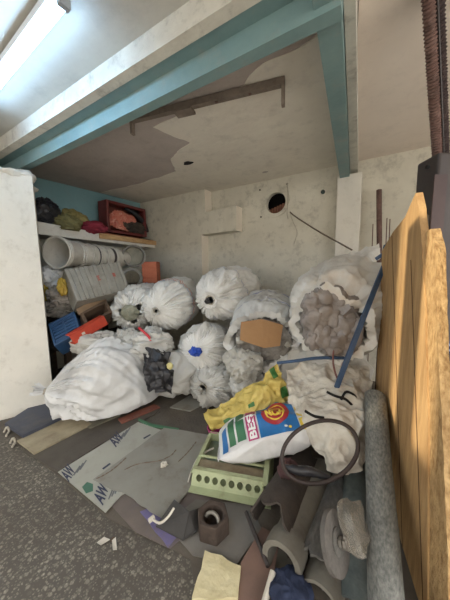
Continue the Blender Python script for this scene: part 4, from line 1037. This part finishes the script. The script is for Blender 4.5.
tag(crumple('blue_rag', F(291, 596, .045), (.075, .10, .045), mat('dark_blue_cloth', (38, 48, 74), (28, 36, 58), scale=8, rough=.85, bump=.3), None, 81, .4, 1.2, zmin=.005), 'dark navy rag under the beige pipe socket', 'rag')
tag(MB().tube([F(246, 512, .05), F(268, 566, .05)], .01, 8).make('thin_bar', m_darksteel), 'thin dark metal bar lying under the torn pipe', 'bar')
# grinding disc with bolt and film bag
dc = W(333, 541, .98); dax = (RT*.70-fw*.60+UP*.35); dax /= np.linalg.norm(dax)
dk = thing('grinding_disc', 'worn grey grinding disc standing on edge with a centre bolt', 'disc', dc-UP*.1)
MB().hollow(dc, dc+dax*.018, .1, .016, n=36, segs=2).make('disc', mat('grey_abrasive', (104, 100, 96), (86, 82, 78), (120, 114, 108), scale=30, scale3=8, rough=.85, bump=.4), dk, True)
MB().hollow(dc+dax*.016, dc+dax*.024, .045, .016, n=28, segs=1).make('flange', m_pipeg2, dk)
m_bolt = mat('worn_steel', (150, 146, 138), (120, 114, 106), scale=20, rough=.5, metal=.5)
MB().tube([dc, dc+dax*.055], .009, 10).make('bolt', m_bolt, dk)
for q in (.028, .044): MB().tube([dc+dax*q, dc+dax*(q+.012)], .02, 6).make('nut', m_bolt, dk)
m_film = mat('dusty_clear_film', (150, 143, 132), (130, 123, 112), (176, 170, 158), scale=10, scale3=12, amt3=.6, rough=.35, bump=.4, alpha=.35)
pf, _s = sheet('film_bag', [[(338, 503, 1.04), (347, 498, 1.06), (358, 503, 1.08)], [(340, 520, .99), (354, 518, .96), (367, 522, 1.02)], [(348, 540, .96), (358, 541, .94), (371, 545, 1.0)], [(352, 552, .97), (361, 555, .95), (368, 554, 1.0)]], m_film, None, 30, 30, .03, 7, 91.0, .004, .02)
tag(pf, 'crumpled dusty clear plastic bag beside the grinding disc', 'bag')
# hose loop
hs = []
for i in range(61):
    t = 2*math.pi*i/60
    px_ = 320+38*math.cos(t); py_ = 452-31*math.sin(t)+6*math.cos(t)*-1
    d = 1.32-.10*math.sin(t)*-1
    d = 1.30+.07*math.sin(t)
    hs.append(W(px_, py_, d))
ho = thing('rubber_hose', 'dark rubber hose loop lying against the dirty cloth', 'hose', W(320, 482, 1.25))
MB().tube(hs[:-1]+[hs[0]], .0105, 10).make('loop', mat('dark_rubber', (58, 46, 42), (44, 36, 34), scale=12, rough=.6, bump=.2), ho, True)
MB().tube(catmull([W(283, 466, 1.30), W(296, 470, 1.26), W(312, 472, 1.25), W(330, 478, 1.25)], 16), [.010+.013*math.sin(math.pi*i/15) for i in range(16)], 10, jit=.15).make('rag_wrap', m_black, ho, True)
tag(crumple('dark_rags', W(287, 468, 1.36), (.05, .05, .045), mat('maroon_rag', (84, 58, 58), (60, 42, 44), scale=14, rough=.9), None, 95, .5, n=(18, 24)), 'small maroon rag at the left end of the hose loop', 'rag')

# ================================================================== green metal box
m_green = mat('pale_green_enamel', (172, 180, 142), (158, 166, 130), (120, 108, 84), scale=5, scale3=9, amt3=.6, rough=.5, bump=.1)
g0, g1 = F(189, 490, .026), F(271, 507, .026); gx = g1-g0; gw = np.linalg.norm(gx); gx /= gw; gy = np.cross([0, 0, 1.0], gx)
gl = .44; gh = .078
gb = thing('green_box', 'pale green metal box with a row of eight round holes', 'box', g0+gx*gw/2+gy*gl/2)
T = along(g0, gx, gy, V(0, 0, 1))
MB().box((0, -.015, 0), (gw, gl, .004), T).make('base_plate', m_green, gb)
for nm, lo, hi in (('side_panel', (.0, .06, 0), (.006, gl, gh*.75)), ('side_panel', (gw-.05, .04, 0), (gw-.044, gl, gh*1.25)), ('back_panel', (0, gl-.006, 0), (gw-.044, gl, gh)), ('divider', (0, .19, gh-.012), (gw-.05, .20, gh)), ('side_flange', (gw-.05, .02, gh*1.25), (gw-.02, gl, gh*1.25+.005)), ('side_flange', (-.012, .06, gh*.75), (.012, gl, gh*.75+.005))):
    MB().box(lo, hi, T).make(nm, m_green, gb)
# front panel: sloping, eight real holes
sl0, sl1 = V(0, .03, .004), V(0, .07, gh)
def fp(x, q, dpt=0.0): return T([V(x, .03+.04*q+dpt, .004+(gh-.004)*q)])[0]
nh = 8; cw = (gw-.075)/nh; b = MB(); n = 16
for i in range(nh):
    cx = .02+cw*(i+.5); rq = .018
    for k_ in range(n):
        t0, t1 = 2*math.pi*k_/n, 2*math.pi*(k_+1)/n
        def outer(t):
            k = 1/max(abs(math.cos(t)), abs(math.sin(t))); return cx+cw/2*k*math.cos(t), .5+.34*k*math.sin(t)
        hp = gh
        def inner(t): return cx+rq*math.cos(t), .5+rq/hp*math.sin(t)
        o0, o1, i0, i1 = outer(t0), outer(t1), inner(t0), inner(t1)
        b.add([fp(*o0), fp(*o1), fp(*i1), fp(*i0), fp(*i1, .006), fp(*i0, .006)], [(0, 1, 2, 3), (3, 2, 4, 5)])
for (q0_, q1_) in ((0, .16), (.84, 1)):
    b.add([fp(0, q0_), fp(gw-.05, q0_), fp(gw-.05, q1_), fp(0, q1_)], [(0, 1, 2, 3)])
for (xa, xb) in ((0, .02), (.02+cw*nh, gw-.05)):
    b.add([fp(xa, .16), fp(xb, .16), fp(xb, .84), fp(xa, .84)], [(0, 1, 2, 3)])
b.make('front_panel', m_green, gb)
MB().box((0, .068, gh-.002), (gw-.05, .095, gh+.002), T).make('front_rim', m_green, gb)
MB().box((.01, .10, .05), (gw-.055, .185, .055), T).make('inner_tray', mat('stained_tray', (150, 140, 116), (120, 104, 84), (96, 78, 62), scale=9, scale3=12, rough=.7), gb)
MB().box((.006, .2, .004), (gw-.05, gl-.006, .008), T).make('inner_floor', mat('dusty_green', (132, 140, 118), (112, 118, 100), scale=6, rough=.7), gb)
rv = T([V(gw-.03, .03, .006)])[0]; MB().tube([rv, rv+V(0, 0, .006)], .006, 8).make('red_rivet', m_pr, gb)
sc_ = T([V(gw*.52, .3, .03)])[0]
tag(crumple('paper_scrap', sc_, (.03, .025, .02), m_bucket, None, 99, .5, n=(12, 16)), 'white paper scrap inside the green box', 'scrap')
tag(MB().tube(catmull([F(188, 483, .02), F(192, 470, .04), F(198, 458, .05), F(206, 452, .06), F(214, 448, .08)], 18), .006, 6).make('white_string', m_bucket, None, True), 'white string along the left side of the green box', 'string')

# ================================================================== hexagonal block, rubber, boards
m_hex = mat('rusty_brown_casting', (74, 62, 54), (58, 48, 42), (96, 84, 74), scale=9, scale3=12, amt3=.6, rough=.8, metal=.1, bump=.4)
hb = F(208, 545, .012); hxr = .085; hh = .09
hx = thing('hexagonal_block', 'dark brown hexagonal iron block with a round centre hole', 'block', hb+V(0, .06, 0))
hcen = hb+V(-.02, .075, 0); n6 = 48; vo = []; vi_ = []
for i in range(n6):
    t = 2*math.pi*i/n6+.25; k = math.cos(math.pi/6)/math.cos(((t-.25) % (math.pi/3))-math.pi/6)
    vo.append(V(math.cos(t), math.sin(t), 0)*hxr*k); vi_.append(V(math.cos(t), math.sin(t), 0)*hxr*.6)
v = [hcen+p for p in vo]+[hcen+p*.97+V(0, 0, hh) for p in vo]+[hcen+p+V(0, 0, hh-.006) for p in vi_]+[hcen+p*.9+V(0, 0, .01) for p in vi_]
f = [(q*n6+i, q*n6+(i+1) % n6, (q+1)*n6+(i+1) % n6, (q+1)*n6+i) for q in range(3) for i in range(n6)]+[list(range(3*n6, 4*n6))]
bevel(link('body', v, f, m_hex, hx), .006)
pts = [hcen+V(hxr*.45*math.cos(t), hxr*.45*math.sin(t)*.5-.01, hh-.035+.025*math.sin(t)) for t in np.linspace(.1, math.pi-.1, 12)]
MB().tube(pts, .009, 8).make('inner_ring', m_bolt, hx, True)
rs_ = thing('rubber_sheet', 'folded black rubber sheet left of the hexagonal block', 'rubber sheet', F(175, 535, .0))
m_rub = mat('dull_black_rubber', (58, 56, 54), (46, 44, 43), (80, 76, 72), scale=8, scale3=10, rough=.75, bump=.2)
rp_ = [F(155, 528, .015), F(186, 541, .015), F(206, 505, .05), F(178, 500, .06)]
ra2, rb3, rc3, rd3 = F(156, 527, .02), F(183, 541, .02), F(189, 513, .10), F(174, 501, .09)
MB().prism([ra2, rb3, rc3, rd3], V(0, .002, .008)).make('flap', m_rub, rs_)
MB().prism([rb3, F(196, 533, .02), F(207, 507, .04), rc3], V(0, .002, .008)).make('flap', m_rub, rs_)
wc = thing('white_cable', 'short white cable with plug end on the black rubber sheet', 'cable', F(155, 525, .03))
MB().tube(catmull([F(152, 519, .05), F(160, 523, .07), F(168, 517, .11), F(174, 508, .14)], 14), .006, 8).make('cable', m_bucket, wc, True)
MB().tube([F(149, 521, .05), F(154, 517, .05)], .012, 8).make('plug', m_bucket, wc, True)

# lettering sheet and the other flat pieces on the floor
m_sheet = mat('pale_grey_acrylic', (162, 162, 152), (154, 154, 145), (116, 100, 84), scale=4, scale3=7, amt3=.35, rough=.4, bump=.05)
m_sheet2 = mat('grey_acrylic_film', (140, 139, 131), (130, 128, 121), (98, 82, 68), scale=4, scale3=5, amt3=.7, rough=.45, bump=.08)
m_brown = mat('dark_brown_laminate', (84, 78, 70), (72, 66, 60), (56, 50, 46), scale=5, scale3=8, amt3=.5, rough=.6, bump=.1)
slab('base_card', [(106, 500), (135, 532), (170, 549), (188, 533), (215, 510), (200, 470), (140, 480)], .006, .004, mat('brown_card', (110, 100, 94), (96, 88, 84), (90, 82, 120), scale=5, scale3=6, rough=.8), None, 'thin brown card lying under the pale printed sheet', 'card')
slab('purple_card', [(140, 512), (168, 548), (185, 528), (160, 506)], .0115, .003, mat('purple_card', (112, 106, 148), (98, 92, 130), (110, 98, 92), scale=6, scale3=10, amt3=.7, rough=.7), None, 'faded purple card sticking out left of the black rubber', 'card', jag=.006)
s1 = slab('printed_sheet', [(58, 472.5), (105.5, 513), (121, 496), (205, 446), (138, 422.5)], .0145, .005, m_sheet, None, 'pale grey plastic sheet with dark printed letters on the floor', 'sheet')
s2 = slab('plain_sheet', [(93, 480), (112, 490), (124, 493), (150, 512), (166, 521), (188, 492), (206, 454), (222, 438), (165, 427), (148, 440)], .021, .004, m_sheet2, None, 'torn plain grey plastic sheet overlapping the printed sheet', 'sheet', jag=.008)
slab('laminate_sheet', [(24, 452), (58, 473), (98, 447), (160, 412), (128, 402), (92, 420), (40, 446)], .006, .012, m_brown, None, 'dark brown laminate panel beside the big front sack', 'panel')
gr_ = [(24.5, 437), (56, 453), (58, 451), (27, 436)]
slab('cream_strip', [(17, 442), (34, 455), (92, 425), (76, 414)], .019, .012, mat('weathered_cream_strip', (160, 150, 126), (136, 124, 102), (96, 84, 68), scale=6, scale3=9, rough=.8, bump=.2), None, 'weathered cream board strip under the big front sack', 'board')
slab('blue_black_board', [(5, 426), (23, 438), (78, 412), (50, 396)], .032, .025, mat('blue_black_laminate', (70, 74, 88), (58, 62, 74), (104, 98, 92), scale=6, scale3=7, rough=.5), None, 'dark blue grey board topmost under the big front sack', 'board')
slab('reddish_strip', [(118, 420), (122, 424), (160, 408), (154, 405)], .019, .012, mat('reddish_strip', (136, 82, 66), (110, 66, 56), (150, 140, 126), scale=8, scale3=14, rough=.8), None, 'reddish wooden strip on the floor right of the front sack', 'strip')
slab('grey_strip', [(82, 424), (90, 429), (120, 416), (112, 411)], .019, .01, mat('grey_green_strip', (122, 118, 100), (100, 96, 84), scale=7, rough=.8), None, 'short grey green strip beneath the front sack middle', 'strip')
slab('green_cord_strip', [(138, 421), (150, 427), (178, 431), (179, 429.5), (152, 425), (139, 419.5)], .0145, .012, mat('green_strip', (70, 110, 84), rough=.6), None, 'thin green strip along the far edge of the printed sheet', 'strip')
slab('grey_cardboard', [(165, 524), (193, 556), (236, 566), (262, 530), (250, 505), (196, 500)], .007, .004, mat('grey_card', (120, 116, 110), (106, 102, 96), (90, 84, 78), scale=5, scale3=7, rough=.75), None, 'grey card sheet under the hexagonal block', 'card')
slab('cream_foam', [(192, 604), (205, 556), (222, 561), (241, 572), (238, 604)], .012, .03, mat('cream_foam', (206, 196, 160), (190, 178, 140), (150, 138, 100), scale=9, scale3=12, rough=.95, bump=.8, bscale=30), None, 'torn cream foam slab at the bottom edge', 'foam', jag=.012)
slab('brown_board', [(232, 612), (241, 566), (262, 530), (280, 540), (268, 612)], .012, .018, mat('reddish_brown_board', (126, 100, 88), (110, 88, 78), (92, 74, 66), scale=5, scale3=8, rough=.75), None, 'flat reddish brown board beside the cream foam', 'board')
slab('pale_board', [(170, 408), (190, 412), (205, 404), (190, 396)], .006, .01, m_sheet2, None, 'small grey board sticking out below the pile', 'board')
# printed letters
m_navy = mat('navy_ink', (44, 50, 74), rough=.5); m_leaf = mat('green_ink', (70, 110, 92), (56, 92, 78), scale=8, rough=.5); m_line = mat('grey_ink', (98, 100, 104), rough=.5)
ztop = .0205
def floor_quad(name, pix, m, par): MB().prism([F(a, b_, ztop) for a, b_ in pix], (0, 0, .0004)).make(name, m, par)
def floor_text(word, o_, xe, ye, m, par):
    O, X, Y = F(*o_, ztop), F(*xe, ztop), F(*ye, ztop); v, f = text_mesh(word)
    link('lettering', [O+(X-O)*x+(Y-O)*y+V(0, 0, .0006) for x, y in v], f, m, par)
floor_text('AW', (103, 506), (109, 489), (93, 497.5), m_navy, s1)
floor_text('AW', (69, 482.5), (76, 471), (60, 474), m_navy, s1)
floor_text('AW', (116, 447.5), (124, 437), (108, 441), m_navy, s1)
for (o_, dx_) in (((77, 474), 0), ((112, 498), 1), ((121, 441), 2)):
    for i in range(3):
        a = (o_[0]+i*3.2-4, o_[1]-i*2.8+1); e_ = (a[0]+6.5, a[1]-9.5) if dx_ != 1 else (a[0]+5.5, a[1]-13)
        floor_quad('stripe', [a, (a[0]+1.1, a[1]+.7), (e_[0]+1.0, e_[1]+.6), e_], m_line, s1)
floor_quad('leaf_mark', [(82, 487), (87, 482), (93, 484), (93, 491), (86, 493.5)], m_leaf, s1)
floor_quad('dash', [(102, 468.5), (103.5, 469.5), (111, 464), (109.5, 463)], m_navy, s1)
floor_quad('dash', [(143, 438), (144.2, 439), (151, 435), (150, 434.2)], m_navy, s1)
# dirt cracks across the plain sheet
for k_, pts in enumerate(([(124, 470), (138, 464), (158, 461), (170, 456), (176, 450)], [(96, 479), (106, 474), (116, 467), (126, 458)], [(178, 462), (188, 452), (196, 442)])):
    P = catmull([F(a, b_, .0252) for a, b_ in pts], 18)
    MB().tube(P, [.001+.0035*abs(math.sin(i*1.9)) for i in range(18)], 5, jit=.3).make('dirt_crack', mat('dirt_line', (112, 98, 84), rough=.95), s2)
# litter
tag(crumple('paper_ball', F(164, 464, .035), (.022, .02, .012), m_bucket, None, 3.3, 1.2, 2.4, n=(14, 20)), 'crumpled white paper ball on the plain grey sheet', 'paper')
lt = [[(97, 543), (104, 538), (110, 541), (101, 547)], [(112, 541), (116, 538), (117, 551), (113, 552)]]
for i, q in enumerate(lt):
    tag(MB().prism([F(a, b_, 0.0) + V(0, 0, .003*j) for j, (a, b_) in enumerate(q)], (0, 0, .004)).make('paper_scrap', m_bucket), ('torn white paper scrap alone on the terrazzo, left piece', 'torn white paper scrap alone on the terrazzo, right piece')[i], 'scrap', 'paper scraps on the floor')
tag(slab('dark_scrap', [(110, 541), (113, 537), (117, 539), (114, 544)], 0.0, .002, m_rack), 'small dark chip between the two white paper scraps', 'scrap')
bo = thing('pink_bowl', 'small magenta pink plastic bowl below the yellow sack', 'bowl', F(217, 437, .02))
m_pk = mat('magenta_plastic', (178, 50, 124), (160, 44, 110), scale=8, rough=.4)
bc0 = F(217, 436, .025); n = 26; v = []
for (r_, z_) in ((.035, 0), (.062, .03), (.074, .075), (.069, .075), (.056, .034), (.03, .008)):
    v += [bc0+V(r_*math.cos(2*math.pi*j/n), r_*math.sin(2*math.pi*j/n), z_) for j in range(n)]
link('body', v, grid_faces(6, n, True)+[list(range(n))[::-1], list(range(5*n, 6*n))], m_pk, bo, True)
MB().tube([bc0+V(.073*math.cos(2*math.pi*j/n), .073*math.sin(2*math.pi*j/n), .075) for j in range(n+1)], .004, 6).make('rim', m_pk, bo, True)
# clips and knobs at the corner of the stacked boards
for i, (a, b_) in enumerate(((7, 430), (13, 441))):
    t = thing('latch', ('small pale latch on the upper stacked board end', 'small pale latch on the lower stacked board end')[i], 'latch', F(a, b_, .03))
    MB().tube(catmull([F(a-3, b_+2, .02), F(a, b_-3, .06), F(a+2, b_+1, .02), F(a-1, b_+6, .01)], 12), .008, 8).make('hook', m_twine, t, True)
    MB().box((-.012, -.012, 0), (.012, .012, .02), along(F(a+2, b_, .02), RT, UP, V(0, 0, 1))).make('plate', m_rack, t)
